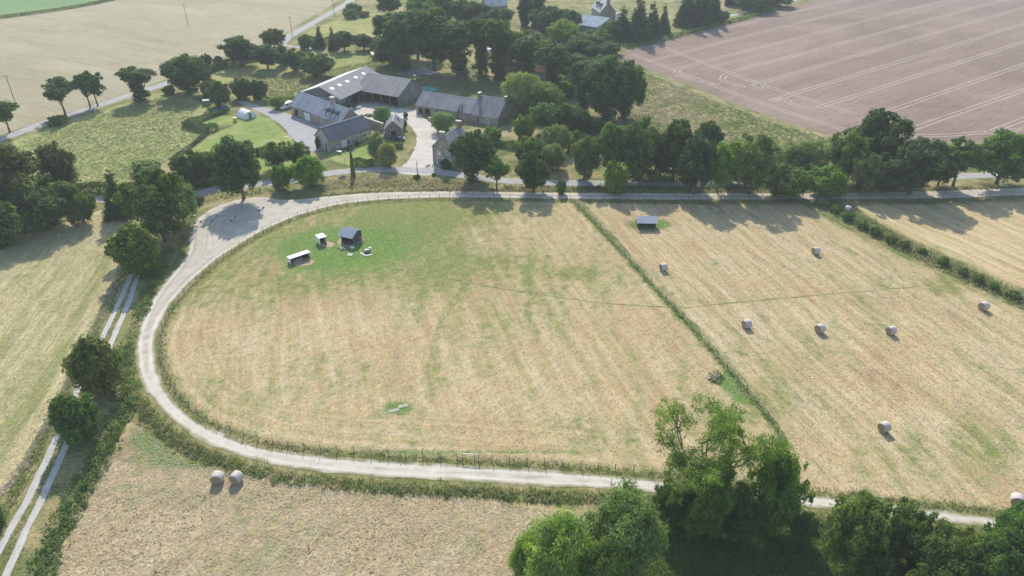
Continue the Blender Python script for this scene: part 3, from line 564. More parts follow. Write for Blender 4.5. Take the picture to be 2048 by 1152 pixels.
E_ = house('stone_shed', 'small stone shed with pale tiled roof behind the parked car', 'shed', (-32.9, 208.4), 93.0, 7.0, 5.0, 3.0, 5.3, 'stone_dark', 'slate_old', left=[(1.8, 3.2, .02, 2.2, 'open')], gable='stone_dark')
MB().box(1.0, 1.1, .45, 4.55, 0, 2.9).build('inner_panel', M['dark'], E_); skylights(E_, [(4.6, 1.2)], .8, .9, 'glass')  # the near-black sheet stands in for shade inside the doorway
H_ = house('white_roof_house', 'distant stone house with a glaring white roof and two dormers', 'house', (40.9, 391.5), -78.5, 14.5, 8.0, 4.3, 8.6, 'stone', 'slate_light', front=[(2.5, 3.4, .02, 2.2, 'window'), (6, 7, .6, 2.2, 'window'), (9.5, 10.4, .6, 2.2, 'window'), (12.2, 13, .02, 2.2, 'door')], gable='stone_dark')
for x in (5.2, 10.2): dormer(H_, x, 1.6, .7, 4.8, 6.6, 1.6)
chimney(H_, 14.0, 4.0, 7.6, 9.8, .8, 1.6, 'stone_dark'); chimney(H_, .5, 4.0, 7.6, 9.8, .8, 1.6, 'stone_dark')
m = MB(); m.box(9.5, 14.2, 8.05, 12.5, 0, 2.6); m.build('lean_to', M['white'], H_); m = MB(); m.prism([(8.02, 4.6), (12.9, 2.7), (12.9, 2.84), (8.02, 4.75)], 9.2, 14.5); m.build('lean_to_roof', M['slate_old'], H_)
I_ = house('tin_shed', 'long shed with blue grey metal roof below the white roofed house', 'shed', (26.2, 360.0), -37.0, 17.0, 18.0, 2.6, 5.0, 'bluegrey', 'tin_blue', rc=.62)
m = MB(); m.prism([(-.1, 2.55 + .17), (11.1, 5.0 + .17), (11.1, 5.0 + .2), (-.1, 2.55 + .2)], 8.6, 17.2); m.build('newer_roof_sheet', M['tin_blue'], I_)
pJ = W(1062, 158); J_ = house('red_tile_cottage', 'red tiled cottage half hidden behind the ivy columns', 'house', pJ, -8, 16, 8.5, 2.8, 5.8, 'bluegrey', 'tile_red', front=[(3, 4, .9, 2.1, 'window'), (8, 9, .02, 2.1, 'blue'), (12.5, 13.5, .9, 2.1, 'window')])
pK = W(747, 121); m_ = thing('field_shed', 'small field shed with a pale flat roof below the horse field', 'shed', (pK[0], pK[1], 0), math.radians(18))
for q, nm in (((0, .1, 0, 3.4, 0, 2.2), 'wall'), ((6.4, 6.5, 0, 3.4, 0, 2.2), 'wall'), ((.1, 6.4, 3.3, 3.4, 0, 2.3), 'wall'), ((.1, 3.0, 0, .1, 0, 2.0), 'wall')): MB().box(*q).build(nm, M['wood'], m_)
m = MB(); m.prism([(-.5, 2.15), (3.8, 2.5), (3.8, 2.58), (-.5, 2.23)], -.4, 6.9); m.build('roof', M['fibre_pale'], m_)
pL = W(972, 26); L_ = house('far_white_gable_house', 'far house with white roof at the top edge behind trees', 'house', pL, 20, 12, 8, 3.2, 7.5, 'stone_dark', 'fibre_pale', front=[(3, 4, .9, 2.1, 'window'), (7, 8, .9, 2.1, 'window')])
pS = W(1448, 12); S_ = house('far_open_shed', 'far open shed with a pale door panel at the top right', 'shed', pS, -20, 24, 14, 5.0, 7.5, 'bluegrey', 'fibre', nofront=True, posts=[.3, 8, 16, 23.7])
MB().box(15.5, 19.5, .4, .5, 0, 4.6).build('door_panel', M['pvc'], S_); MB().box(.45, 15.0, 5, 5.1, 0, 4.9).build('inner_panel', M['dark'], S_)  # near-black back sheet: shade of the open front put into its colour
def courtyard_wall():
    t = thing('courtyard_wall', 'tall stone wall closing the courtyard beside the slate house', 'wall', (0, 0, 0)); a, b = W(700, 238), W(768, 262)
    t.location = (*a, 0); d = b - a; t.rotation_euler = (0, 0, math.atan2(d[1], d[0])); n = np.linalg.norm(d)
    MB().box(0, n, -.25, .25, -.05, 2.3).build('wall', M['stone'], t); MB().box(-.05, n + .05, -.32, .32, 2.304, 2.45).build('coping', M['capstone'], t, .03)
courtyard_wall()
pw = W(766, 279); tw = thing('wall_stub', 'leaning stone wall end left of the small stone shed', 'wall', (*pw, 0), math.radians(80))
m = MB(); m.prism([(0, -.05), (6.5, -.05), (6.5, 2.9), (4, 2.6), (0, .9)], -.25, .25, 'y'); m.build('wall', M['stone'], tw)

# ------------------------------------------------------------------ foliage
def leaf_material(name, trans=.42, lo=.6, hi=1.5, warm=(1.18, 1.08, .72)):
    g = G(name, .75, .12); oi = g.n('ShaderNodeObjectInfo'); r = g.rnd()
    c = g.mix(1.0, oi.outputs['Color'], g.ramp(r, [(0, (lo, lo, lo * 1.05)), (.55, (1, 1, 1)), (1, (hi * warm[0] / 1.1, hi, hi * warm[2]))]), 'MULTIPLY')
    v = g.noise(g.pos(), .45, 2, .5)
    c = g.mix(1.0, c, g.ramp(v, [(.3, (.68, .74, .80)), (.7, (1.32, 1.24, 1.0))]), 'MULTIPLY')
    c = g.mix(1.0, c, (1.95, 2.1, 1.6), 'MULTIPLY'); g.col(c); tr = g.n('ShaderNodeBsdfTranslucent', {'Color': g.mix(1.0, c, (1.15, 1.2, .7), 'MULTIPLY')})
    ms = g.n('ShaderNodeMixShader', {0: trans}); g.t.links.new(g.b.outputs[0], ms.inputs[1]); g.t.links.new(tr.outputs[0], ms.inputs[2]); g.t.links.new(ms.outputs[0], g.out.inputs[0])
    return g.done()
M['leaf'] = leaf_material('leaf')
def bark_mat():
    g = G('bark', .9, .1); f = g.noise(g.map(g.objco(), 0, (1, 1, .2)), 6, 4, .7)
    g.col(g.ramp(f, [(.3, (.06, .05, .038)), (.7, (.17, .145, .11))])); g.bump(f, .6, .06); return g.done()
M['bark'] = bark_mat()
def unit(v): return v / np.maximum(np.linalg.norm(v, axis=-1, keepdims=True), 1e-9)
def leaf_quads(P, Nn, a, b, r, fold=.25, up=None):
    n = len(P); q = r.normal(size=(n, 3))
    if up is not None: q = q * (1 - up) + np.array([0, 0, 1.0]) * up * 2
    t = unit(q - (q * Nn).sum(1, keepdims=True) * Nn); u = np.cross(Nn, t)
    sa = (a * r.uniform(.65, 1.35, n))[:, None]; sb = (b * r.uniform(.65, 1.35, n))[:, None]
    V = np.stack([P - t * sa, P + u * sb + Nn * sb * fold, P + t * sa, P - u * sb + Nn * sb * fold], 1).reshape(-1, 3)
    return V, np.arange(4 * n).reshape(-1, 4)
def lobed_crown(lobes, n, a, b, seed, clumps=22, cr=.46, drop=.66, up=None, sag=0.0, upbias=.3, gap=0.0, core=.55):
    r = np.random.default_rng(seed); L = np.array([l[:3] for l in lobes]); R = np.array([l[3] for l in lobes])
    ZS = np.array([l[4] if len(l) > 4 else 1.0 for l in lobes]); Z3 = np.stack([np.ones(len(R)), np.ones(len(R)), ZS], 1)
    D = unit(r.normal(size=(len(R), clumps, 3)) + np.array([0, 0, upbias])); CC = L[:, None] + D * (R[:, None] * .80)[..., None] * Z3[:, None]
    CR = R[:, None] * cr * r.uniform(.6, 1.3, (len(R), clumps)); CC, CR, D = CC.reshape(-1, 3), CR.ravel(), D.reshape(-1, 3)
    def deep(P, f):
        ins = np.zeros(len(P), bool)
        for k in range(len(R)):
            q = P - L[k]; q[:, 2] /= ZS[k]; ins |= np.linalg.norm(q, axis=1) < R[k] * f
        return ins
    ok = ~deep(CC, core) & (r.random(len(CC)) >= gap) & (CC[:, 2] > .1); CC, CR, D = CC[ok], CR[ok], D[ok]
    pr = CR ** 2; ci = r.choice(len(CR), n, p=pr / pr.sum())
    e = unit(r.normal(size=(n, 3))); P = CC[ci] + e * ((r.random(n) ** .42) * CR[ci])[:, None]; P[:, 2] -= sag * r.random(n) ** 2
    d = D[ci]; g = P[:, 2] > .05; P, e, d = P[g], e[g], d[g]
    Nn = unit(.55 * e + .45 * d + np.array([0, 0, .30]) + r.normal(size=P.shape) * .42)
    return leaf_quads(P, Nn, a, b, r, up=up)
def scatter_lobes(seed, n, c, rad, rr, zs=1.0, spray=True):
    r = np.random.default_rng(seed); out = []
    for i in range(n * 30):
        p = r.normal(size=3); p = p / np.linalg.norm(p) * r.random() ** .4
        q = (c[0] + p[0] * rad[0], c[1] + p[1] * rad[1], c[2] + p[2] * rad[2]); s = r.uniform(*rr)
        if all(math.dist(q, o[:3]) > .36 * (s + o[3]) for o in out): out.append((*q, s, zs))
        if len(out) >= n: break
    for i in range(n * 2 // 3 if spray else 0):                  # small outlying sprays roughen the outline
        p = r.normal(size=3); p /= np.linalg.norm(p); p[2] = abs(p[2]) * .9 + .05; k = r.uniform(1.12, 1.42)
        out.append((c[0] + p[0] * rad[0] * k, c[1] + p[1] * rad[1] * k, c[2] + p[2] * rad[2] * k, rr[0] * r.uniform(.38, .8), zs))
    return out
def trunk_mesh(name, h, r0, lobes, seed, fork=.3, n=7, limbs=6, lean=0.0):
    r = random.Random(seed); m = MB(); top = max(l[2] for l in lobes) * .9
    P = [(r.uniform(-.1, .1) * k + lean * k, r.uniform(-.1, .1) * k, top * k / 5) for k in range(6)]; P[0] = (0, 0, -.1)
    m.tube(P, [r0 * 1.35, r0, r0 * .8, r0 * .6, r0 * .35, r0 * .12], 8)
    for l in sorted(lobes, key=lambda q: -q[3])[:limbs]:
        z = min(max(l[2] * fork * r.uniform(.9, 1.5), h * .12), top * .8); k = z / top * 5; i = int(k); f = k - i
        b = [P[i][j] * (1 - f) + P[min(i + 1, 5)][j] * f for j in range(3)]
        mid = [(b[j] * .5 + l[j] * .5) for j in range(3)]; mid[2] -= .08 * h
        m.tube([b, mid, l[:3]], [r0 * .5, r0 * .34, r0 * .1], 6)
    return m.mesh(name, M['bark'], smooth_=True)
PROTO = {}
def proto(key, h, w, lobes, n, a, b, seed, trunk=True, **kw):
    tr = {k: kw.pop(k) for k in ('fork', 'limbs', 'r0', 'lean') if k in kw}
    V, Fq = lobed_crown(lobes, n, a, b, seed, **kw)
    s = np.percentile(np.abs(V[:, :2]), 98); f = (w / 2) / s; V[:, :2] *= f; V[:, 2] *= h / np.percentile(V[:, 2], 99.7)
    tm = trunk_mesh('trunk', h, tr.pop('r0', .028 * h), [(l[0] * f, l[1] * f, *l[2:]) for l in lobes], seed, **tr)
    PROTO[key] = (mesh_np('crown', V, Fq, M['leaf']), tm, h, w)
for i in range(4):
    proto('oak%d' % i, 12, 11, scatter_lobes(10 + i, (20, 15, 24, 18)[i], (0, 0, (6.2, 6.0, 6.5, 6.0)[i]), (3.3, 3.3, 4.0), (1.3, (2.3, 2.7, 2.0, 2.2)[i])), 15000, .24, .165, 20 + i, gap=.08)
for i in range(3):
    proto('round%d' % i, 6, 6.6, scatter_lobes(40 + i, 24, (0, 0, 2.8), (2.1, 2.1, 2.1), (.85, 1.45)), 11000, .165, .115, 50 + i)
for i in range(3):
    proto('willow%d' % i, 7.5, 7.5, scatter_lobes(60 + i, 32, (0, 0, 3.4), (2.5, 2.5, 2.7), (.85, 1.45), 1.25, False), 26000, .17, .045, 70 + i, up=.35, clumps=26, cr=.48)
for i in range(3):
    r = random.Random(80 + i)
    lb = [(r.uniform(-.5, .5), r.uniform(-.5, .5), z, r.uniform(1.1, 1.7), 1.3) for z in np.arange(1.0, 9.5, 1.0)] + scatter_lobes(85 + i, 16, (0, 0, 11.5), (2.9, 2.9, 2.4), (1.2, 2.0))
    proto('ivy%d' % i, 15, 9, lb, 12000, .25, .18, 90 + i, core=.4)
for i in range(3):
    proto('lolly%d' % i, 9.5, 7.5, scatter_lobes(100 + i, 13, (.3, 0, 6.5), (2.5, 2.5, 2.2), (.9, 1.5)), 5600, .21, .15, 110 + i, gap=.2, limbs=9, fork=.45, r0=.24)
for i in range(2):
    r = random.Random(120 + i); lb = []
    for z in np.arange(.7, 13.2, .75):
        k = max(.25, (1 - z / 14)); 
        for j in range(6 if z < 9 else 4): 
            t = j * 1.05 + z * 1.7 + r.uniform(-.3, .3); lb.append((math.cos(t) * 1.75 * k, math.sin(t) * 1.75 * k, z, .95 * k + .15, .8))
    lb.append((0, 0, 13.6, .35, 2.0))
    proto('conifer%d' % i, 14, 5.5, lb, 9000, .30, .07, 130 + i, clumps=8, sag=.3, core=0.0)
proto('poplar0', 14, 3.6, [(random.Random(i).uniform(-.4, .4), random.Random(i + 9).uniform(-.4, .4), .9 + i * .75, 1.25 - abs(i - 7) * .07, 1.5) for i in range(17)], 8000, .2, .15, 140, core=.2)
for i in range(3):
    proto('shrub%d' % i, 2.6, 4.2, scatter_lobes(150 + i, 20, (0, 0, 1.05), (1.5, 1.5, .9), (.45, .85)), 4600, .16, .11, 160 + i, r0=.06)
for i in range(2):
    proto('ash%d' % i, 11, 9, scatter_lobes(170 + i, 30, (0, 0, 5.8), (3.2, 3.2, 4.0), (1.0, 1.9)), 12000, .28, .12, 180 + i, gap=.1, cr=.5, limbs=9)
for i in range(3):
    proto('thicket%d' % i, 8, 9, scatter_lobes(190 + i, 34, (0, 0, 3.7), (3.3, 3.3, 2.9), (.8, 1.5), 1.1), 26000, .15, .085, 200 + i, gap=.06, cr=.55, clumps=26)
print('PROTO tris', sum(2 * len(p[0].polygons) for p in PROTO.values()))
_rt = random.Random(5)
def plant(kind, bx, by, ty, w, label, col=(.055, .085, .028), name=None, cat='tree', group=None, rz=None, tint=.18):
    key = kind if kind in PROTO else _rt.choice([k for k in PROTO if k.rstrip('0123456789') == kind])
    cm, tm, h0, w0 = PROTO[key]; h = max(.6, hgt(bx, by, ty)); 
    p = W(bx, by); ww = w / ppm(by); ww *= .88 if by > 270 else 1.06; h *= .95 if by > 270 else 1.0
    name = name or {'oak': 'oak_tree', 'round': 'bushy_tree', 'willow': 'willow_tree', 'ivy': 'ivy_clad_tree', 'lolly': 'roadside_tree', 'conifer': 'conifer_tree', 'poplar': 'poplar_tree', 'shrub': 'shrub', 'ash': 'ash_tree', 'thicket': 'thicket'}[kind.rstrip('0123456789')]
    if name in ('shrub', 'thicket') and cat == 'tree': cat = 'shrub'
    # the crown leans towards the lens in the picture: seen from above its near edge hides the foot, so keep the drawn width
    t = thing(name, label, cat, (p[0], p[1], 0), _rt.uniform(0, 6.28) if rz is None else rz, group)
    s = (ww / w0 * .97, ww / w0 * .97, h / h0)
    k = 1 + _rt.uniform(-tint, tint); hue = _rt.uniform(-.08, .08)
    for me, nm in ((tm, 'trunk'), (cm, 'crown')):
        o = obj(nm, me, t); o.scale = s
        if nm == 'crown': o.color = (col[0] * k * (1 + hue), col[1] * k, col[2] * k * (1 - hue), 1)
    return t
DARK, MID, VIV, SIL, OLV, BLU, YEL = (.042, .066, .024), (.060, .092, .030), (.085, .135, .030), (.105, .135, .070), (.075, .085, .030), (.036, .060, .030), (.16, .17, .05)
# ------------------------------------------------------------------ trees, one line each: kind, foot column, foot row, top row, width, label, colour
TREES = [
 ('oak', 20, 440, 285, 165, 'tall dark broadleaf tree cut by the left picture edge', (.052, .066, .028)),
 ('oak', 108, 452, 356, 128, 'wide dark tree overhanging the top of the left hay field', DARK),
 ('ash', 130, 395, 283, 78, 'small greyish tree at the lower corner of the rough meadow', (.06, .075, .038)),
 ('round', 12, 492, 402, 100, 'round bush in the left edge shade beside the left hay field', MID),
 ('round', 170, 446, 380, 62, 'low dark bush at the lane bend left of the shaggy conifer', MID),
 ('conifer', 243, 432, 343, 66, 'shaggy dark conifer between the lane and the left hay field', DARK),
 ('oak', 330, 482, 340, 124, 'big domed oak at the left end of the gravel yard', MID),
 ('ash', 368, 445, 352, 72, 'lighter tree leaning out behind the big domed oak', (.07, .10, .04)),
 ('shrub', 292, 345, 322, 62, 'pale green scrub at the meadow edge above the domed oak', SIL),
 ('round', 281, 548, 450, 94, 'round clipped-looking tree at the head of the two-rut lane', (.065, .10, .024)),
 ('round', 211, 784, 670, 100, 'round olive tree standing over the two-rut lane', OLV),
 ('round', 167, 880, 788, 88, 'round dark green tree lower down the two-rut lane', (.045, .075, .026)),
 ('round', -12, 1060, 962, 62, 'dark bush cut by the left edge beside the two-rut lane', DARK),
 ('oak', 488, 398, 272, 104, 'tall oak rising between the lane and the gravel yard', (.048, .078, .03)),
 ('round', 392, 367, 300, 78, 'dark holly-like tree in the hedge below the lawn', DARK),
 ('ash', 434, 358, 300, 48, 'slim light tree in the hedge left of the tall oak', MID),
 ('ash', 556, 338, 283, 58, 'leafy green tree in the hedge right of the tall oak', (.075, .11, .036)),
 ('ash', 597, 334, 282, 52, 'feathery tree in the hedge next to the parking asphalt', MID),
 ('round', 568, 378, 326, 46, 'small round tree on the near side of the lane', (.06, .10, .028)),
 ('round', 622, 370, 309, 66, 'bright domed tree overhanging the lane below the slate house', (.078, .125, .028)),
 ('willow', 754, 318, 262, 40, 'pale willow at the corner of the slate house garden', SIL),
 ('willow', 777, 333, 284, 42, 'brownish shrubby willow at the farm drive entrance', (.12, .125, .065)),
 ('willow', 766, 247, 214, 34, 'small pale willow beside the walled courtyard', (.10, .14, .06)),
 ('willow', 888, 263, 225, 42, 'round pale willow in front of the long stone barn', (.10, .135, .062)),
 ('oak', 945, 362, 256, 90, 'dense dark tree hiding the right side of the two-chimney house', (.045, .072, .03)),
 ('lolly', 994, 382, 313, 56, 'small tree with bare trunk between lane and gravel track', (.05, .085, .026)),
 ('oak', 1067, 384, 303, 72, 'dark rounded tree on the strip between lane and track', (.043, .072, .028)),
 ('willow', 1104, 338, 287, 56, 'silvery willow behind the lane, lower of two', SIL),
 ('round', 1058, 330, 273, 62, 'mid green bush behind the lane beside the silvery willow', (.07, .105, .03)),
 ('willow', 1112, 305, 249, 62, 'silvery willow behind the lane, upper of two', SIL),
 ('round', 1048, 278, 229, 46, 'bright yellow green bush right of the stone barn', VIV),
 ('ash', 1088, 268, 206, 58, 'leafy tree behind the stone barn, left of a close pair', (.065, .10, .034)),
 ('ash', 1122, 266, 208, 52, 'leafy tree behind the stone barn, right of a close pair', MID),
 ('willow', 1040, 222, 146, 64, 'tall pale willow at the end of the stone barn', (.13, .155, .07)),
 ('willow', 1083, 226, 163, 72, 'broad willow right of the tall pale willow', (.095, .13, .05)),
 ('round', 985, 285, 252, 40, 'low bush in front of the stone barn gable', VIV),
 ('oak', 1168, 360, 268, 62, 'dark tree behind the lane, right of the silvery willows', (.046, .072, .032)),
 ('shrub', 1122, 388, 358, 22, 'small bush on the strip beside the gravel track', MID),
 ('round', 1229, 388, 321, 52, 'round bright tree on the strip beside the gravel track', (.068, .11, .026)),
 ('oak', 1222, 350, 244, 68, 'tall tree behind the lane above the round bright tree', MID),
 ('oak', 1276, 362, 236, 90, 'broad tall tree behind the lane, left of the middle clump', (.05, .08, .03)),
 ('oak', 1345, 358, 238, 88, 'broad dark tree in the middle of the lane clump', DARK),
 ('oak', 1388, 388, 268, 84, 'dark tree reaching down to the track in the middle clump', BLU),
 ('ash', 1434, 386, 280, 58, 'vivid green tree at the right of the middle clump', (.08, .135, .03)),
 ('oak', 1412, 312, 240, 56, 'tree top showing behind the middle clump', DARK),
 ('ash', 1498, 388, 264, 92, 'tall greyish tree by the track right of the middle clump', (.07, .10, .042)),
 ('round', 1568, 392, 330, 92, 'low rounded thicket by the track, darker of two', (.055, .085, .028)),
 ('round', 1648, 388, 334, 88, 'low rounded thicket by the track, brighter of two', (.085, .13, .028)),
 ('willow', 1598, 345, 283, 110, 'pale scrubby willow behind the two low thickets', (.10, .135, .055)),
 ('oak', 1748, 345, 219, 118, 'tallest oak of the right row, standing against the bare field', (.04, .068, .028)),
 ('ash', 1682, 362, 258, 84, 'dark green tree left of the tallest right row oak', MID),
 ('ash', 1722, 388, 304, 60, 'pale leaved tree in front of the tallest right row oak', (.075, .10, .045)),
 ('oak', 1818, 388, 277, 132, 'wide dark tree overhanging the track in the right row', (.045, .07, .03)),
 ('oak', 1760, 385, 318, 80, 'shadowy lower tree filling the gap under the right row', BLU),
 ('lolly', 1905, 374, 276, 84, 'open crowned tree second from the right picture edge', (.06, .092, .028)),
 ('oak', 1992, 370, 263, 116, 'large round tree at the right end of the lane row', (.055, .088, .026)),
 ('ivy', 802, 140, 24, 78, 'leftmost tall tree of the wooded farm backdrop', (.05, .076, .034)),
 ('oak', 868, 142, 18, 96, 'second tall tree of the wooded farm backdrop', DARK),
 ('oak', 836, 118, 20, 72, 'dark tree filling behind the two leftmost backdrop trees', BLU),
 ('ivy', 918, 150, 44, 74, 'ivy-clad trunk tree left of the white tanks', DARK),
 ('ivy', 962, 148, 38, 58, 'ivy-clad trunk tree between the white tanks, thinner one', (.052, .078, .034)),
 ('ivy', 998, 158, 40, 66, 'ivy-clad trunk tree between the white tanks, stouter one', DARK),
 ('ivy', 1056, 172, 76, 56, 'ivy column tree left of the red tiled roof', BLU),
 ('ivy', 1100, 190, 92, 58, 'ivy column tree right in front of the red tiled roof', (.05, .074, .036)),
 ('oak', 1042, 132, 62, 76, 'spreading tree above the red tiled roof', MID),
 ('oak', 1208, 240, 113, 96, 'massive dark tree at the corner of the rough pasture', BLU),
 ('oak', 1246, 236, 122, 66, 'right half of the dark clump at the rough pasture corner', DARK),
 ('ivy', 1163, 225, 126, 50, 'columnar tree at the left of the dark pasture corner clump', BLU),
 ('round', 1135, 190, 150, 60, 'yellowish bush behind the pale willows near the red roof', (.085, .115, .04)),
 ('round', 1200, 150, 112, 62, 'bush behind the dark pasture corner clump', MID),
 ('oak', 1162, 130, 72, 76, 'grey green tree above the red roof towards the seedbed', (.055, .08, .04)),
 ('ash', 1128, 100, 40, 60, 'yellow green tree below the far white house', (.095, .13, .035)),
 ('round', 1200, 92, 60, 40, 'rounded bush below the blue grey shed roof', (.07, .11, .035)),
 ('round', 1212, 108, 82, 52, 'low bush at the left corner of the seedbed', MID),
 ('oak', 1095, 76, 14, 60, 'round tree left of the far white house', (.05, .078, .04)),
 ('poplar', 1050, 52, -18, 26, 'left of two poplars at the top of the picture', BLU),
 ('poplar', 1073, 56, -16, 30, 'right of two poplars at the top of the picture', BLU),
 ('oak', 885, 48, -18, 84, 'tall background tree left of the far white gable', BLU),
 ('oak', 942, 52, 0, 66, 'background tree right in front of the far white gable', DARK),
 ('round', 992, 64, 18, 56, 'dark bush below the far white gable', BLU),
 ('ivy', 1010, 58, 20, 34, 'slim dark tree between far gable and poplars', DARK),
 ('round', 1147, 55, 25, 34, 'small tree on the far house forecourt', DARK),
 ('oak', 846, 82, -6, 60, 'hazy tree at the upper left of the wooded backdrop', MID),
 ('conifer', 1243, 80, 18, 46, 'leftmost conifer by the far house', BLU),
 ('conifer', 1275, 82, -8, 50, 'tallest conifer by the far house', BLU),
 ('conifer', 1302, 76, 8, 40, 'third conifer by the far house', BLU),
 ('conifer', 1326, 66, 12, 26, 'thin conifer at the right of the far house row', BLU),
 ('round', 1222, 78, 42, 34, 'green bush between the blue grey shed and the conifers', MID),
 ('conifer', 1372, 52, -34, 44, 'left tree of the far dark conifer clump', BLU),
 ('conifer', 1400, 50, -36, 48, 'middle tree of the far dark conifer clump', BLU),
 ('conifer', 1424, 46, -24, 36, 'right tree of the far dark conifer clump', BLU),
 ('shrub', 1445, 42, 22, 28, 'low bush at the foot of the far conifer clump', MID),
 ('round', 1508, 20, -22, 70, 'bush by the far open shed at the top', DARK),
 ('round', 1550, 12, -18, 56, 'far bush right of the far open shed', DARK),
 ('lolly', 20, 265, 200, 52, 'leftmost roadside tree, cut by the left picture edge', (.05, .075, .03)),
 ('lolly', 131, 231, 159, 58, 'leaning roadside tree on a bare trunk beside the stubble', DARK),
 ('lolly', 181, 216, 149, 42, 'left one of the roadside pair with entwined crowns', (.05, .075, .03)),
 ('lolly', 196, 212, 146, 42, 'right one of the roadside pair with entwined crowns', DARK),
 ('ivy', 283, 201, 137, 60, 'two-tiered bushy roadside tree above the meadow', (.048, .07, .03)),
 ('oak', 378, 188, 111, 80, 'large roadside oak shading the meadow corner', DARK),
 ('shrub', 338, 188, 172, 22, 'small bush at the foot of the large roadside oak', DARK),
 ('shrub', 120, 248, 232, 40, 'small bush on the road verge under the leaning tree', MID),
 ('round', 415, 137, 108, 22, 'purplish small tree on the road bend, left one', (.05, .055, .045)),
 ('round', 438, 132, 112, 18, 'small green tree on the road bend', MID),
 ('oak', 484, 132, 74, 62, 'leftmost big orchard tree by the road', DARK),
 ('oak', 536, 138, 90, 52, 'second big orchard tree by the road', (.048, .074, .032)),
 ('poplar', 567, 130, 90, 20, 'slim yellowish tree between the orchard trees', (.11, .13, .05)),
 ('oak', 592, 142, 99, 40, 'third orchard tree left of the barn', DARK),
 ('oak', 634, 153, 108, 60, 'nearest orchard tree shading the ground beside the barn', (.05, .078, .03)),
 ('oak', 549, 94, 58, 42, 'lone round tree at the road fork', DARK),
 ('round', 612, 99, 69, 24, 'left tree of the row below the horse field', (.07, .095, .05)),
 ('shrub', 629, 97, 80, 14, 'tiny bright tree in the row below the horse field', (.10, .15, .04)),
 ('conifer', 641, 97, 53, 22, 'left small spruce below the horse field', (.05, .07, .045)),
 ('conifer', 667, 99, 56, 20, 'right small spruce below the horse field', DARK),
 ('oak', 689, 103, 63, 38, 'round tree in the row below the horse field', DARK),
 ('oak', 728, 100, 69, 38, 'darker round tree in the row below the horse field', BLU),
 ('round', 760, 106, 78, 34, 'pale bush right above the small field shed', (.085, .115, .05)),
 ('round', 441, 212, 163, 40, 'greyish bush tree by the garden track', (.06, .085, .045)),
 ('round', 423, 196, 160, 34, 'leafy bush behind the greyish one by the garden track', MID),
 ('round', 487, 197, 157, 36, 'dark round tree left of the parking entrance', DARK),
 ('round', 519, 199, 160, 32, 'dark round tree right of the parking entrance', DARK),
 ('shrub', 556, 218, 195, 26, 'clipped round shrub next to the white van', VIV),
 ('oak', 778, 31, -14, 42, 'lone tree casting shade at the top of the horse field', DARK),
 ('shrub', 708, 27, 7, 32, 'upper of two bushes at the road above the horse field', MID),
 ('shrub', 703, 36, 18, 26, 'lower of two bushes at the road above the horse field', (.08, .11, .05)),
 ('shrub', 728, 33, 22, 24, 'greyish low bush right of the two road bushes', (.07, .095, .055)),
 ('oak', 1152, 175, 112, 72, 'grey green tree behind the right end of the red cottage'),
 ('oak', 1184, 190, 122, 60, 'dark tree squeezed behind the pasture corner clump'),
 ('round', 1086, 112, 78, 48, 'bush behind the roof of the red cottage'),
 ('oak', 1130, 66, 20, 48, 'far tree between round tree and forecourt tree'),
 ('oak', 1172, 104, 64, 54, 'round crown below the blue grey shed'),
 ('willow', 1152, 262, 216, 58, 'pale scrub tree left of the dark pasture corner clump'),
 ('oak', 780, 130, 70, 58, 'shaded tree right of the small field shed'),
 ('oak', 1020, 122, 66, 50, 'round crown right of the right white tank'),
 ('round', 1150, 298, 262, 52, 'low bush above the two silvery willows'),
 ('shrub', 1190, 262, 246, 50, 'scrubby bush at the pasture path'),
 ('oak', 1310, 345, 262, 64, 'dim tree filling the gap in the lane clump'),
 ('oak', 1460, 365, 285, 60, 'dim tree between vivid tree and greyish tree'),
 ('ash', 1875, 372, 300, 60, 'thin tree left of the open crowned tree'),
 ('willow', 1236, 1150, 983, 172, 'large grey green willow at the bottom of the picture', (.088, .125, .055)),
 ('willow', 1108, 1215, 1040, 150, 'light green willow cut by the bottom picture edge', (.105, .155, .055)),
 ('willow', 1050, 1180, 1062, 66, 'slim light willow at the left of the bottom willows', (.11, .155, .06)),
 ('willow', 1190, 1225, 1090, 110, 'small light willow bush below the large grey green one', (.10, .145, .05)),
 ('thicket', 1400, 1066, 945, 118, 'dense leafy body at the foot of the gappy ash', (.07, .11, .03)),
 ('thicket', 1468, 1072, 980, 105, 'dark understorey bush right of the gappy ash foot', DARK),
 ('thicket', 1538, 1055, 905, 112, 'leafy tree right beside the gappy ash', (.062, .10, .026)),
 ('thicket', 1340, 1045, 965, 80, 'green bushy growth left of the gappy ash foot', (.06, .10, .03)),
 ('thicket', 1600, 1085, 1025, 62, 'yellowish bush in front of the track gap', (.085, .11, .04)),
 ('thicket', 1690, 1136, 1000, 125, 'grey green thicket left of the lower right clump', (.07, .10, .04)),
 ('thicket', 1778, 1148, 1016, 120, 'loose green thicket in the middle of the lower right clump', (.062, .095, .032)),
 ('thicket', 1848, 1170, 1056, 110, 'grey leaved thicket in the lower right clump', (.075, .10, .045)),
 ('thicket', 2000, 1155, 1014, 110, 'tall bushy tree at the lower right picture edge', (.058, .10, .032)),
 ('thicket', 1918, 1185, 1076, 110, 'dull green thicket below the second track gap', (.065, .09, .036)),
 ('thicket', 1850, 1235, 1095, 170, 'nearest dark thicket of the lower right clump', (.045, .07, .026)),
 ('thicket', 1975, 1245, 1085, 180, 'bottom right corner thicket in front of the bushy tree', (.055, .088, .03)),
 ('thicket', 1745, 1190, 1095, 90, 'shaded low thicket at the foot of the lower right clump', DARK),
 ('thicket', 2055, 1200, 1060, 110, 'thicket cut by the right edge in the lower right clump', MID),
]
for i, t in enumerate(TREES):
    plant(t[0], *t[1:6], col=t[6] if len(t) > 6 else ((.046, .07, .032), (.06, .085, .036), (.05, .08, .03))[i % 3])

